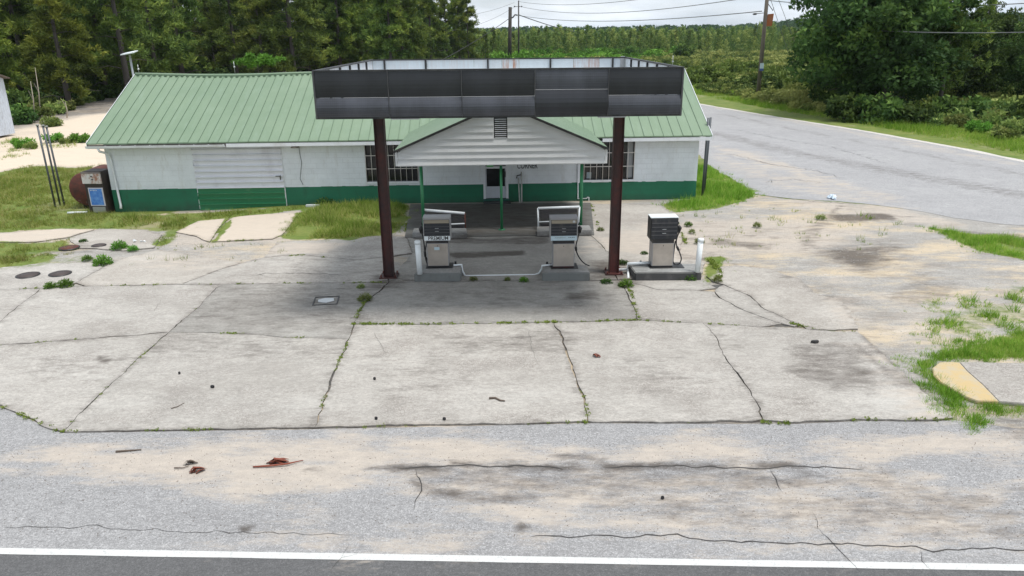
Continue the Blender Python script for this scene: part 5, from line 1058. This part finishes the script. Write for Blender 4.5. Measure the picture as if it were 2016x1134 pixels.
# bushes
bush = []
for mt in (M_scrub, M_leaf, M_bright):
    T, v_ = leafy_crown((0, 0, .45), (.75, .7, .5), 16, 80, .17, .06, .8, .42); bush.append((T, v_, trimesh('bush', T, v_, mt)))
def put_bush(px, py, k, s, lab, grp=None, zs_=1.):
    w = G(px, py); o = obj('bush', bush[k][2], None, (w.x, w.y, GZ(w.x, w.y)), random.uniform(0, 6.28)); o.scale = (s, s, s * zs_); tag(o, lab, 'bush', grp); return o
for px, py, k, s, g_n in ((1625, 215, 1, 2., 'l'), (1680, 240, 1, 2.2, 'l'), (1730, 244, 1, 2.3, 'l'), (1790, 246, 1, 1.8, 'l'), (1850, 240, 1, 2., 'l'), (1905, 240, 1, 2., 'l'), (1960, 248, 0, 1.2, 's'), (2000, 262, 0, 1.1, 's'), (1880, 250, 0, 1.0, 's'), (1925, 262, 2, .9, 's'), (1590, 195, 0, 1.4, 's'), (1560, 180, 2, 1.6, 's'), (1975, 275, 0, .9, 's'), (2040, 250, 1, 2.4, 'l'), (1540, 170, 0, 2.1, 's'), (1510, 160, 0, 2.2, 's')):
    put_bush(px, py, k, s, 'dark bush at the foot of the right hand tree clump' if g_n == 'l' else 'light green bush along the verge beyond the side road', 'dark bushes under the right hand trees' if g_n == 'l' else 'light bushes on the far verge')
for px, py, k, s in ((40, 240, 1, 1.7), (75, 232, 0, 1.5), (110, 222, 0, 1.3), (20, 215, 1, 1.8), (60, 205, 1, 1.8), (100, 245, 0, .9), (150, 205, 0, .9), (170, 200, 0, 1.), (190, 196, 1, .9), (85, 210, 0, 1.4), (130, 215, 0, 1.)):
    put_bush(px, py, k, s, ('dark leafy bush between the white shed and the wood' if k == 1 else 'pale yellowish bush between the white shed and the wood'), 'bushes beside the shed')
for px, py, k, s in ((45, 286, 2, .7), (105, 276, 2, .7), (158, 276, 2, .7), (130, 278, 0, .5), (210, 262, 0, .5), (60, 288, 0, .5)):
    put_bush(px, py, k, s, 'low green shrub growing on the bank of pale sand', 'shrubs on the sand bank')
# bare dead saplings by the shed
for i, (a, b) in enumerate((((80, 232), (69, 133)), ((68, 236), (60, 160)), ((132, 232), (128, 200)))):
    w = G(*a); t = AY(b[0], b[1], w.y); m = MB(); mid = (w + t) / 2 + Vector((.08, 0, 0)); m.tube([w, mid, t], [.05, .04, .015], 6); m.tube([mid, mid + Vector((-.3, .1, .8))], [.02, .006], 5); tag(m.build('dead_sapling', paint('bleached_wood', (.38, .33, .27), .9)), ('tall bleached dead sapling by the shed', 'thin bleached dead sapling left of the tallest one', 'short dead stem right of the bleached saplings')[i], 'dead tree')

# scatterers that write one mesh (things nobody could count)
def inst(T, v_, pos, scl, rot, tone):
    n = len(pos); c, s = np.cos(rot), np.sin(rot); R = np.zeros((n, 3, 3)); R[:, 0, 0] = c; R[:, 0, 1] = -s; R[:, 1, 0] = s; R[:, 1, 1] = c; R[:, 2, 2] = 1
    A = np.einsum('nij,tkj->ntki', R, T) * scl[:, None, None, :] + pos[:, None, None, :]
    return A.reshape(-1, 3, 3), np.clip(v_[None] + tone[:, None], 0, 1).ravel()
def inpoly(poly, n, grad=None):
    lo, hi = poly.min(0), poly.max(0); out = np.zeros((0, 2)); 
    for _ in range(60):
        p = rng.uniform(lo, hi, (n, 2)); p = p[sdist(p, poly) > 0]; out = np.concatenate((out, p))
        if len(out) >= n: break
    return out[:n]
def gz_arr(P): return np.array([GZ(x, y) for x, y in P])
# far scrub between the side road and the plantation
dist_bush = []
for _ in range(3): dist_bush.append(leafy_crown((0, 0, .5), (1, .9, .5), 7, 26, .34, .13, .8, .5))
def scrub(name, poly, n, smin, smax, mat, tone0, zsq=1., avoid=None, clump=.08):
    P = inpoly(poly, n * 2)
    f = np.array([mnoise.noise(Vector((x * clump, y * clump, 4))) for x, y in P]); keep = (f + rng.uniform(-.35, .35, len(P))) > -.05; P = P[keep][:n]; f = f[keep][:n]
    TT, VV = [], []
    for k in range(3):
        q = P[k::3]; m_ = len(q); sc = rng.uniform(smin, smax, m_) * (1 + .5 * f[k::3]); sc3 = np.stack((sc, sc, sc * zsq * rng.uniform(.7, 1.3, m_)), 1); pos = np.stack((q[:, 0], q[:, 1], np.zeros(m_)), 1)
        a, b = inst(*dist_bush[k], pos, sc3, rng.uniform(0, 6.28, m_), rng.uniform(-.4, .25, m_) + tone0 + 1.1 * np.array([mnoise.noise(Vector((x * .05, y * .05, 8))) for x, y in q])); TT.append(a); VV.append(b)
    me = trimesh(name, np.concatenate(TT), np.concatenate(VV), mat); return tag(obj(name, me), kind='stuff')
def pxpoly(pts): return W2(pts)
tag(scrub('meadow_scrub', pxpoly([(930, 112), (1700, 104), (1640, 190), (1590, 205), (1540, 190), (1345, 150), (960, 150)]), 2600, .3, 1.1, M_scrub, .05), 'low yellowish green scrub covering the cut field beyond the side road', 'scrub')
scrub('verge_scrub', pxpoly([(1350, 165), (1450, 172), (1500, 178), (1600, 204), (1640, 225), (1600, 225), (1380, 182)]), 300, .25, .7, M_scrub, .0)
scrub('dark_scrub', pxpoly([(1300, 150), (1450, 140), (1620, 150), (1640, 205), (1540, 185), (1345, 168), (1345, 150)]), 420, .6, 1.3, M_leaf, .25)
scrub('mixed_thicket', pxpoly([(950, 118), (1250, 104), (1340, 112), (1250, 125), (950, 135)]), 600, .7, 1.6, M_bright, -.2)
scrub('right_field_scrub', pxpoly([(1620, 205), (1760, 240), (1900, 262), (2120, 300), (2120, 150), (1650, 120)]), 2400, .3, .95, M_scrub, .0)
scrub('wood_undergrowth', pxpoly([(-100, 215), (60, 225), (200, 205), (330, 150), (900, 130), (960, 118), (500, 128), (0, 160), (-100, 180)]), 900, .5, 1.6, M_leaf, .2)
# plantation of young pines
small = []
for _ in range(3):
    T, v_ = pine_crown(7.5, 1.7, .3, 24, 3, 5, .6, .13, .75); small.append((T, v_))
def plantation(name, x0f, x1f, y0, y1, n, s0, s1, mat, tone, label=None):
    TT, VV = [], []
    for k in range(3):
        m_ = n // 3; y = np.sqrt(rng.uniform(y0 ** 2, y1 ** 2, m_)); x = rng.uniform(x0f, x1f, m_) * y; sc = rng.uniform(s0, s1, m_); sc3 = np.stack((sc, sc, sc * rng.uniform(.75, 1.2, m_)), 1)
        a, b = inst(*small[k], np.stack((x, y, np.zeros(m_)), 1), sc3, rng.uniform(0, 6.28, m_), rng.uniform(-.4, .3, m_) + tone); TT.append(a); VV.append(b)
    me = trimesh(name, np.concatenate(TT), np.concatenate(VV), mat); o = tag(obj(name, me), kind='stuff'); return o
plantation('young_pine_plantation', -.12, .78, 215, 330, 1050, .5, 1.02, M_ypine, .12)
plantation('rear_pine_plantation', -.12, .8, 330, 560, 1500, .8, 1.08, M_ypine, .0)
# individual pines that stand proud of the plantation
T, v_ = pine_crown(9, 1.8, .8, 40, 4, 7, .5, .10, .75); spine = (trimesh('pine_crown', T, v_, M_ypine), trunk_mesh(8.8, .12, 6, 1, .8))
for i, (px, Y, s) in enumerate(((972, 190, 1.0), (955, 170, 1.0), (1075, 250, 1.3), (1098, 255, 1.35), (1155, 260, 1.15), (1259, 255, 1.2), (1280, 250, 1.05), (1292, 262, 1.1), (1040, 240, 1.), (1225, 255, 1.05), (1375, 260, 1.1), (1440, 262, 1.05), (1185, 245, .95), (1010, 235, 1.0), (988, 240, .9), (1060, 262, 1.1), (1120, 240, .85), (1138, 258, 1.05), (1172, 250, .9), (1205, 262, 1.1), (1240, 240, .9), (1310, 250, 1.), (1328, 240, .9), (1356, 262, 1.05), (1392, 240, .9), (1412, 258, 1.1), (1465, 250, 1.), (1484, 262, 1.1), (1520, 245, 1.), (1540, 262, 1.1), (1562, 240, .95), (1588, 258, 1.05), (1602, 235, .9))):
    b_ = AY(px, 90, Y); tree(spine, b_.x, Y, s * .8, i, 'young pine with its tip above the plantation skyline', 'pines rising over the plantation')
for px, s, Y in ((1246, .9, 205), (1350, 1.1, 200)):
    b_ = AY(px, 95, Y); o = obj('bush', bush[1][2], None, (b_.x, Y, 0)); o.scale = (3.2 * s, 3.2 * s, 4. * s); tag(o, 'dark round bush at the near edge of the plantation, ' + ('left one' if px < 1300 else 'right one'), 'bush', 'dark bushes before the plantation')
# distant wooded ridge
P = []; me_l = []
vs = []; fs = []
for i in range(121):
    x = -300 + i * 10.; y = 900 + 40 * math.sin(i * .2); h = 4 + 12 * sstep(230, 420, x) * (1 + .25 * math.sin(i * .35)); vs += [(x, y - 90, -.5), (x, y, h), (x, y + 250, -1)]
    if i: k = 3 * i; fs += [(k - 3, k, k + 1, k - 2), (k - 2, k + 1, k + 2, k - 1)]
me = bpy.data.meshes.new('distant_ridge'); me.from_pydata(vs, [], fs); me.materials.append(paint('ridge_ground', (.05, .08, .04), .95)); tag(obj('distant_ridge', me), kind='structure')
n_ = 1700; xr = rng.uniform(-130, 900, n_); yr = rng.uniform(820, 1000, n_); hz2 = np.array([(4 + 12 * sstep(230, 420, x)) * (1 - abs(y - 900) / 250) for x, y in zip(xr, yr)])
T, v_ = leafy_crown((0, 0, 6), (4.5, 4.5, 5), 6, 9, 2.4, 1.1, .9, .5); sc = rng.uniform(.7, 1.25, n_); A, B_ = inst(T, v_, np.stack((xr, yr, hz2 - 1), 1), np.stack((sc, sc, sc), 1), rng.uniform(0, 6, n_), rng.uniform(-.2, .1, n_))
tag(obj('distant_forest', trimesh('distant_forest', A, B_, M_leaf)), kind='stuff')

# grass tufts
def tuft(nb, h, spread, wdt):
    C = np.concatenate((rng.normal(size=(nb, 2)) * spread, np.zeros((nb, 1))), 1); D = np.concatenate((rng.normal(size=(nb, 2)) * .42, np.ones((nb, 1))), 1); D /= np.linalg.norm(D, axis=1, keepdims=True)
    return leaves(C, D, h, wdt), np.clip(rng.normal(size=nb) * .22 + .45, 0, 1)
TUFT = [tuft(9, .20, .06, .007), tuft(10, .16, .08, .008), tuft(8, .26, .05, .006)]
def grassfield(name, poly, n, s0, s1, mat, tone=0., patch=.9, thin=-.25, hs=1.):
    lo, hi = poly.min(0) - .6, poly.max(0) + .6; P = rng.uniform(lo, hi, (int(n * 2.2), 2)); sdv = sdist(P, poly)
    f = np.array([mnoise.noise(Vector((x * patch, y * patch, 2))) for x, y in P]); f2 = np.array([mnoise.noise(Vector((x * 2.7, y * 2.7, 5))) for x, y in P])
    dens = _sm((sdv + .45 * f2 + .35) / .8) * _sm((f - thin + .25 + .3 * f2) / .5); keep = rng.uniform(size=len(P)) < dens; P, f, f2, sdv = P[keep][:n], f[keep][:n], f2[keep][:n], sdv[keep][:n]; TT, VV = [], []
    for k in range(3):
        q = P[k::3]; m_ = len(q)
        if m_ == 0: continue
        edge_h = .4 + .6 * _sm((sdv[k::3] + .1) / .7); sc = rng.uniform(s0, s1, m_) * (1 + .6 * f[k::3] + .5 * f2[k::3]) * edge_h; dry = (rng.uniform(size=m_) < .24) * .6
        a, b = inst(*TUFT[k], np.stack((q[:, 0], q[:, 1], gz_arr(q)), 1), np.stack((sc * 1.1, sc * 1.1, sc * hs), 1), rng.uniform(0, 6.28, m_), tone - .55 * f[k::3] - .3 * f2[k::3] + dry + rng.uniform(-.15, .15, m_)); TT.append(a); VV.append(b)
    return tag(obj(name, trimesh(name, np.concatenate(TT), np.concatenate(VV), mat)), kind='stuff')
grassfield('left_grass', W2(T_left), 8000, .4, 1.0, M_grass, .08, .5)
grassfield('bank_grass', W2([(-80, 300), (20, 262), (60, 270), (200, 262), (210, 282), (100, 290), (20, 310), (-80, 336)]), 1500, .4, 1.1, M_grass, .1, .5, .1)
grassfield('yard_weeds', W2([(1345, 420), (1700, 405), (1800, 440), (1700, 500), (1560, 480), (1400, 500)]), 420, .3, .8, M_grass, 0., 1.8, .32)
grassfield('back_slab_weeds', W2([(240, 495), (330, 480), (560, 478), (690, 480), (640, 500), (480, 515), (200, 540)]), 420, .3, .8, M_grass, 0., 1.8, .3)
grassfield('wall_grass', W2(T_wall), 1700, .5, 1.2, M_grass, 0.)
grassfield('porch_side_grass', W2(T_mid), 3600, .5, 1.35, M_grass, .0, .8, -.25)
grassfield('strip_grass', W2(T_s1), 700, .4, 1., M_grass, .1); grassfield('low_strip_grass', W2(T_s2), 700, .4, .9, M_grass, .05)
grassfield('corner_grass', W2(T_right), 3000, .8, 1.5, M_bgrass, -.1, .6, -.5)
grassfield('verge_patch_grass', W2(T_far), 2400, .5, 1.1, M_bgrass, .0, .7)
grassfield('island_grass', W2([(1788, 718), (1850, 692), (1900, 682), (2060, 640), (2060, 710), (1850, 709), (1834, 738), (1852, 754), (1905, 800), (1925, 832), (1888, 835), (1860, 795)]), 8500, .55, 1.25, M_bgrass, -.08, .7, -.7)
grassfield('nose_front_grass', W2([(1852, 756), (1880, 772), (1925, 793), (1960, 795), (2060, 799), (2060, 820), (1905, 808)]), 2200, .35, .8, M_bgrass, -.05, .7, -.6)
grassfield('pump_grass', W2(T_isl), 260, .5, .9, M_bgrass, -.1, 1, -.5)
grassfield('gravel_weeds', W2([(1830, 590), (2060, 560), (2060, 660), (1900, 690), (1780, 690)]), 1700, .3, .9, M_bgrass, 0., 1.6, .12)
grassfield('far_verge_grass', W2([(1365, 185), (1500, 212), (1700, 246), (2016, 305), (2120, 330), (2120, 290), (1900, 255), (1750, 238), (1600, 215), (1450, 180), (1365, 166)]), 9000, .9, 1.8, M_bgrass, .02, .25, -.5)
grassfield('joint_grass', W2([(412, 478), (430, 450), (445, 428), (460, 428), (440, 450), (422, 478)]), 260, .5, .9, M_grass, -.1, 1, -1)
grassfield('yard_edge_grass', W2([(1335, 420), (1345, 470), (1325, 470), (1318, 420)]), 160, .4, 1., M_grass, -.1, 1, 0)

# weeds: the ones large enough to point at are things; the tiny ones along the joints are one growth
def weed_mesh(n, r, h, mat, ln=.07, wd=.022):
    U = unit(n); P = U * np.array((r, r, h)) * rng.uniform(.3, 1, (n, 1)); P[:, 2] = abs(P[:, 2]); D = U * .7 + unit(n) * .5; D[:, 2] = abs(D[:, 2]) * .8; D /= np.linalg.norm(D, axis=1, keepdims=True)
    return trimesh('weed', leaves(P, D, ln, wd), np.clip(.45 + .4 * P[:, 2] / h + rng.normal(size=n) * .15 - .2, 0, 1), mat)
WM = [weed_mesh(420, .26, .26, M_bright), weed_mesh(300, .2, .2, M_scrub, .08, .012), weed_mesh(380, .3, .22, M_leaf)]
for px, py, k, s, lab in ((235, 490, 0, 1.25, 'wide leafy green weed beside the brown round lid'), (262, 494, 0, .8, 'small leafy weed right of the wide one by the lids'), (204, 522, 0, 1.35, 'bushy bright weed in the joint below the brown lid'), (172, 514, 0, .75, 'low weed left of the bushy bright one'),
        (130, 566, 0, 1., 'leafy weed growing from the joint under the dark round lids'), (100, 569, 0, .8, 'low weed at the left end of the joint under the lids'), (164, 474, 2, .6, 'dark little weed in front of the old slab at the left'),
        (719, 594, 1, 1.15, 'pale feathery weed left of the shaded slab'), (711, 569, 1, .7, 'small dry weed beside the left canopy post'), (932, 554, 1, .7, 'small weed right of the left fuel island'), (999, 554, 1, .6, 'faint dry weed between the left and middle islands'), (1031, 556, 0, .62, 'round green weed left of the middle island'),
        (1194, 559, 2, .7, 'dark green weed left of the right canopy post base'), (1232, 566, 0, .95, 'leafy weed in front of the right canopy post base'), (1226, 522, 2, .75, 'spiky green weed behind the right canopy post'), (1358, 552, 0, .95, 'leafy weed against the right end of the wide island'), (1336, 552, 0, .6, 'small weed against the front of the wide island'),
        (1412, 556, 1, .9, 'yellow green weed right of the wide island'), (1268, 502, 2, .5, 'dead grey weed on the sand behind the wide island'), (1355, 446, 0, .7, 'green weed on the sand beyond the looped hose pump'), (1362, 460, 1, .8, 'low pale weed on the sand beyond the looped hose pump'), (1376, 480, 1, 1., 'dry tangled weed behind the right bollard'), (1182, 456, 1, .8, 'pale weeds at the right edge of the porch'),
        (640, 404, 2, 1.6, 'dark weed against the green wall right of the loading door'), (1490, 448, 1, 1., 'flat weed patch on the sandy yard'), (1616, 433, 1, 1.1, 'flat grassy weed in the middle of the sandy yard')):
    w = G(px, py); o = obj('weed', WM[k], None, (w.x, w.y, .03 + GZ(w.x, w.y)), random.uniform(0, 6)); s *= .78; o.scale = (s, s, s); tag(o, lab, 'weed')
def joint_weeds():
    TT, VV = [], []; T0, v0 = tuft(7, .07, .03, .008)
    U = unit(26); T1 = leaves(U * np.array((.05, .04, .03)) + np.array((0, 0, .02)), unit(26), .035, .013); v1 = np.full(26, .4)
    for line, n, hs in ((H1a, 60, 1), (H1b, 50, 1), (H2a, 26, .8), (H2b, 34, 1), (D2a[2:], 40, 1.1), (D2b, 80, .8), (D1b, 44, .7), (D1a, 10, .7), (H3a, 120, 1.2), (H3b, 70, 1), (H3c, 30, .9), (C1, 26, .8), ([(1236, 565), (1245, 585), (1250, 610), (1258, 633)], 80, 1.1), ([(696, 641), (757, 641)], 60, 1.2), ([(124, 852), (392, 848), (619, 845)], 34, .8), ([(666, 843), (1035, 837), (1152, 833)], 30, .9), ([(1300, 834), (1557, 835), (1692, 829), (1879, 828)], 70, .9), ([(0, 801), (65, 829), (124, 853)], 40, .9), ([(1163, 403), (1172, 425), (1178, 452)], 40, 1.2), ([(1330, 425), (1345, 470), (1360, 500)], 40, 1.3), ([(417, 477), (538, 472)], 20, 1.), ([(1560, 640), (1610, 652), (1640, 655)], 24, 1.2), ([(808, 402), (797, 466)], 26, 1.), ([(392, 430), (600, 415)], 26, 1), ([(480, 519), (590, 504), (700, 514)], 24, 1), ([(1395, 512), (1420, 540), (1410, 556)], 60, 1.6)):
        p = W2(line); L_ = np.hypot(*(p[1:] - p[:-1]).T); cum = np.concatenate(([0], L_.cumsum()))
        cl = rng.uniform(0, cum[-1], max(3, n // 6)); s = np.clip(cl[rng.integers(0, len(cl), n)] + rng.normal(size=n) * .16, 0, cum[-1])
        x = np.interp(s, cum, p[:, 0]) + rng.normal(size=n) * .015; y = np.interp(s, cum, p[:, 1]) + rng.normal(size=n) * .015; sc = rng.uniform(.3, .95, n) * hs
        for T_, v_2 in ((T0, v0), (T1, v1)):
            k = rng.uniform(size=n) < .42; a, b = inst(T_, v_2, np.stack((x[k], y[k], gz_arr(np.stack((x[k], y[k]), 1)) + .02), 1), np.stack((sc[k],) * 3, 1), rng.uniform(0, 6.28, k.sum()), rng.uniform(-.35, .15, k.sum())); TT.append(a); VV.append(b)
    tag(obj('joint_weeds', trimesh('joint_weeds', np.concatenate(TT), np.concatenate(VV), M_grass)), kind='stuff')
joint_weeds()

# ================================================================ LITTER AND DEBRIS
M_rb = paint('dead_red_brown', (.22, .055, .03), .8, scale=10); M_tw = paint('grey_brown_twig', (.12, .09, .07), .9, scale=10); M_chip = paint('black_chip', (.02, .02, .022), .7)
def stick(pts, r, label, mat, name='stick', cat='stick', zz=.03):
    p = [G(x, y, zz) for x, y in pts]; m = MB(); m.tube(p, [r * (1 - .5 * i / (len(p) - 1)) for i in range(len(p))], 6); return tag(m.build(name, mat), label, cat)
stick([(963, 784), (975, 783), (985, 788), (994, 789)], .022, 'dark crooked stick on the middle front slab', M_tw, zz=.055)
stick([(337, 804), (350, 800), (363, 793)], .008, 'thin curved twig on the large left front slab', M_tw, zz=.045)
stick([(228, 889), (252, 887), (278, 885)], .018, 'straight dark stick on the sand at the left', M_tw, zz=.025)
stick([(343, 921), (360, 921), (372, 917)], .010, 'thin twig on the sand beside the dry curled leaf', M_tw)
def curl(px, py, s, label, mat, n=9, rz=0., zz=.012, cat='dead leaf'):
    w = G(px, py); m = MB()
    for i in range(n):
        a = rz + random.uniform(-.35, .35); L_ = s * random.uniform(.6, 1); ox, oy = random.uniform(-.25, .25) * s, random.uniform(-.12, .12) * s; c, q = math.cos(a), math.sin(a); h = random.uniform(.02, .07) * (s / .2) ** .5; wd = s * .10
        pts = [(-.5, 0), (-.15, h), (.2, h * .8), (.5, h * .3)]; vs = []
        for (t, z) in pts:
            ww = wd * (1 - abs(t) * 1.4) + .006; vs += [(w.x + ox + c * t * L_ - q * ww, w.y + oy + q * t * L_ + c * ww, zz + z), (w.x + ox + c * t * L_ + q * ww, w.y + oy + q * t * L_ - c * ww, zz + z + .01)]
        k = len(vs); vs += [(x, y, z + .006) for x, y, z in vs]; m.add(vs, [(0, 2, 3, 1), (2, 4, 5, 3), (4, 6, 7, 5), (8, 9, 11, 10), (10, 11, 13, 12), (12, 13, 15, 14), (0, 1, 9, 8), (6, 14, 15, 7)])
    return tag(m.build('dead_leaf', mat), label, cat)
curl(391, 929, .22, 'curled red brown dead leaf on the sand, dark underside', M_rb, 8, .5); curl(376, 915, .18, 'small grey dry leaf beside the curled red brown one', M_tw, 7, .2)
curl(1175, 706, .17, 'small reddish dead leaf on the right front slab', M_rb, 5, -.8, .04)
fw = curl(549, 913, .26, 'long dry brown palm like frond lying on the sand', M_rb, 16, .12); p = [G(498, 919, .03), G(530, 917, .04), G(565, 913, .05), G(597, 906, .03)]; f_ = MB().tube(p, [.012, .016, .014, .006], 6).build('stalk', M_rb, fw)
def chip(px, py, s, label, mat=None, zz=.04, h=.05, cat='rubble'):
    w = G(px, py); n = 7; pts = [(w.x + s * random.uniform(.7, 1.1) * math.cos(i * 6.283 / n), w.y + s * .6 * random.uniform(.7, 1.1) * math.sin(i * 6.283 / n)) for i in range(n)]; m = MB(); m.prism(pts, 'z', zz, zz + h); return tag(m.build('chip', mat or M_chip, bevel=h * .2), label, cat)
chip(1604, 678, .10, 'black flat chip of tyre rubber on the far right slab'); chip(419, 767, .05, 'small black chip on the large left front slab'); chip(354, 740, .03, 'tiny black speck of rubble on the large left slab')
chip(738, 751, .035, 'tiny dark chip on the left of the middle front slab'); chip(741, 830, .035, 'tiny dark chip by the front edge of the middle slab'); chip(875, 831, .035, 'tiny dark chip near the weeds on the front slab edge'); chip(1304, 984, .03, 'tiny dark pebble on the sandy shoulder', None, .012)
m = MB(); w = G(1636, 392)
for i in range(5):
    c = Vector((w.x + random.uniform(-.14, .14), w.y + random.uniform(-.1, .1), .09)); vs = [c + Vector(unit(1)[0]) * random.uniform(.08, .15) for _ in range(10)]; bmx = bmesh.new(); [bmx.verts.new(v) for v in vs]; bmesh.ops.convex_hull(bmx, input=bmx.verts[:]); bmx.verts.index_update(); m.add([tuple(v.co) for v in bmx.verts], [tuple(v.index for v in f.verts) for f in bmx.faces]); bmx.free()
tag(m.build('plastic_bag', paint('pale_blue_plastic', (.62, .72, .82), .4)), 'crumpled pale blue white plastic bag at the edge of the side road', 'bag')
m = MB(); w = G(272, 473, .04)
for dx, s in ((-.12, .09), (.08, .07), (.2, .05)):
    c = Vector((w.x + dx, w.y, .06 + GZ(w.x, w.y))); vs = [c + Vector(unit(1)[0]) * s * random.uniform(.6, 1.1) for _ in range(9)]; bmx = bmesh.new(); [bmx.verts.new(v) for v in vs]; bmesh.ops.convex_hull(bmx, input=bmx.verts[:]); bmx.verts.index_update(); m.add([tuple(v.co) for v in bmx.verts], [tuple(v.index for v in f.verts) for f in bmx.faces]); bmx.free()
tag(m.build('litter', M_pvc), 'crumpled white paper litter on the old slab behind the round lids', 'litter')
w = G(617, 408); tag(MB().box(w.x - .3, w.x + .3, w.y, w.y + .14, 0, .09).build('concrete_block', M_isl.copy() if False else M_plate, bevel=.01), 'flat pale block on the ground by the wall right of the loading door', 'block')
# loose stones over gravel and slabs
def stones(name, poly, n, s0, s1, mat, zz=.0):
    P = inpoly(poly, n); TT = []; base = np.array([(1, 0, 0), (0, 1, 0), (-1, 0, 0), (0, -1, 0), (0, 0, .7)]); fc = np.array([(0, 1, 4), (1, 2, 4), (2, 3, 4), (3, 0, 4)]); T = base[fc]
    sc = rng.uniform(s0, s1, len(P)) ** 1; a, b = inst(T, np.zeros(4), np.stack((P[:, 0], P[:, 1], gz_arr(P) + zz), 1), np.stack((sc, sc * .8, sc), 1), rng.uniform(0, 6, len(P)), rng.uniform(0, .4, len(P)))
    tag(obj(name, trimesh(name, a, b, mat)), kind='stuff')
M_peb = paint('pale_pebbles', (.42, .40, .37), .9, scale=.9, dirt=(.15, .13, .11), dirt_amt=.8)
stones('yard_gravel', W2([(1300, 410), (1490, 388), (1780, 410), (2060, 450), (2060, 690), (1850, 690), (1700, 650), (1600, 560), (1400, 520), (1340, 470)]), 5000, .006, .018, M_peb, .0)
stones('left_gravel', W2([(330, 490), (345, 455), (560, 470), (700, 478), (640, 505), (480, 520), (240, 505)]), 1600, .006, .018, M_peb, .0)
stones('shoulder_grit', W2([(0, 850), (124, 860), (1879, 832), (2060, 860), (2060, 1075), (0, 1060)]), 2600, .004, .011, M_tw, .009)

# thin summer air
hm = bpy.data.materials.new('thin_haze'); hm.use_nodes = True; ht = hm.node_tree; ht.nodes.clear(); ho = ht.nodes.new('ShaderNodeOutputMaterial'); hv = ht.nodes.new('ShaderNodeVolumePrincipled')
hv.inputs['Color'].default_value = (.80, .88, 1, 1); hv.inputs['Density'].default_value = .00008; hv.inputs['Anisotropy'].default_value = .2; ht.links.new(hv.outputs[0], ho.inputs['Volume'])
tag(MB().box(-2700, 2700, -800, 3400, -1.6, 38).build('haze', hm), kind='stuff')
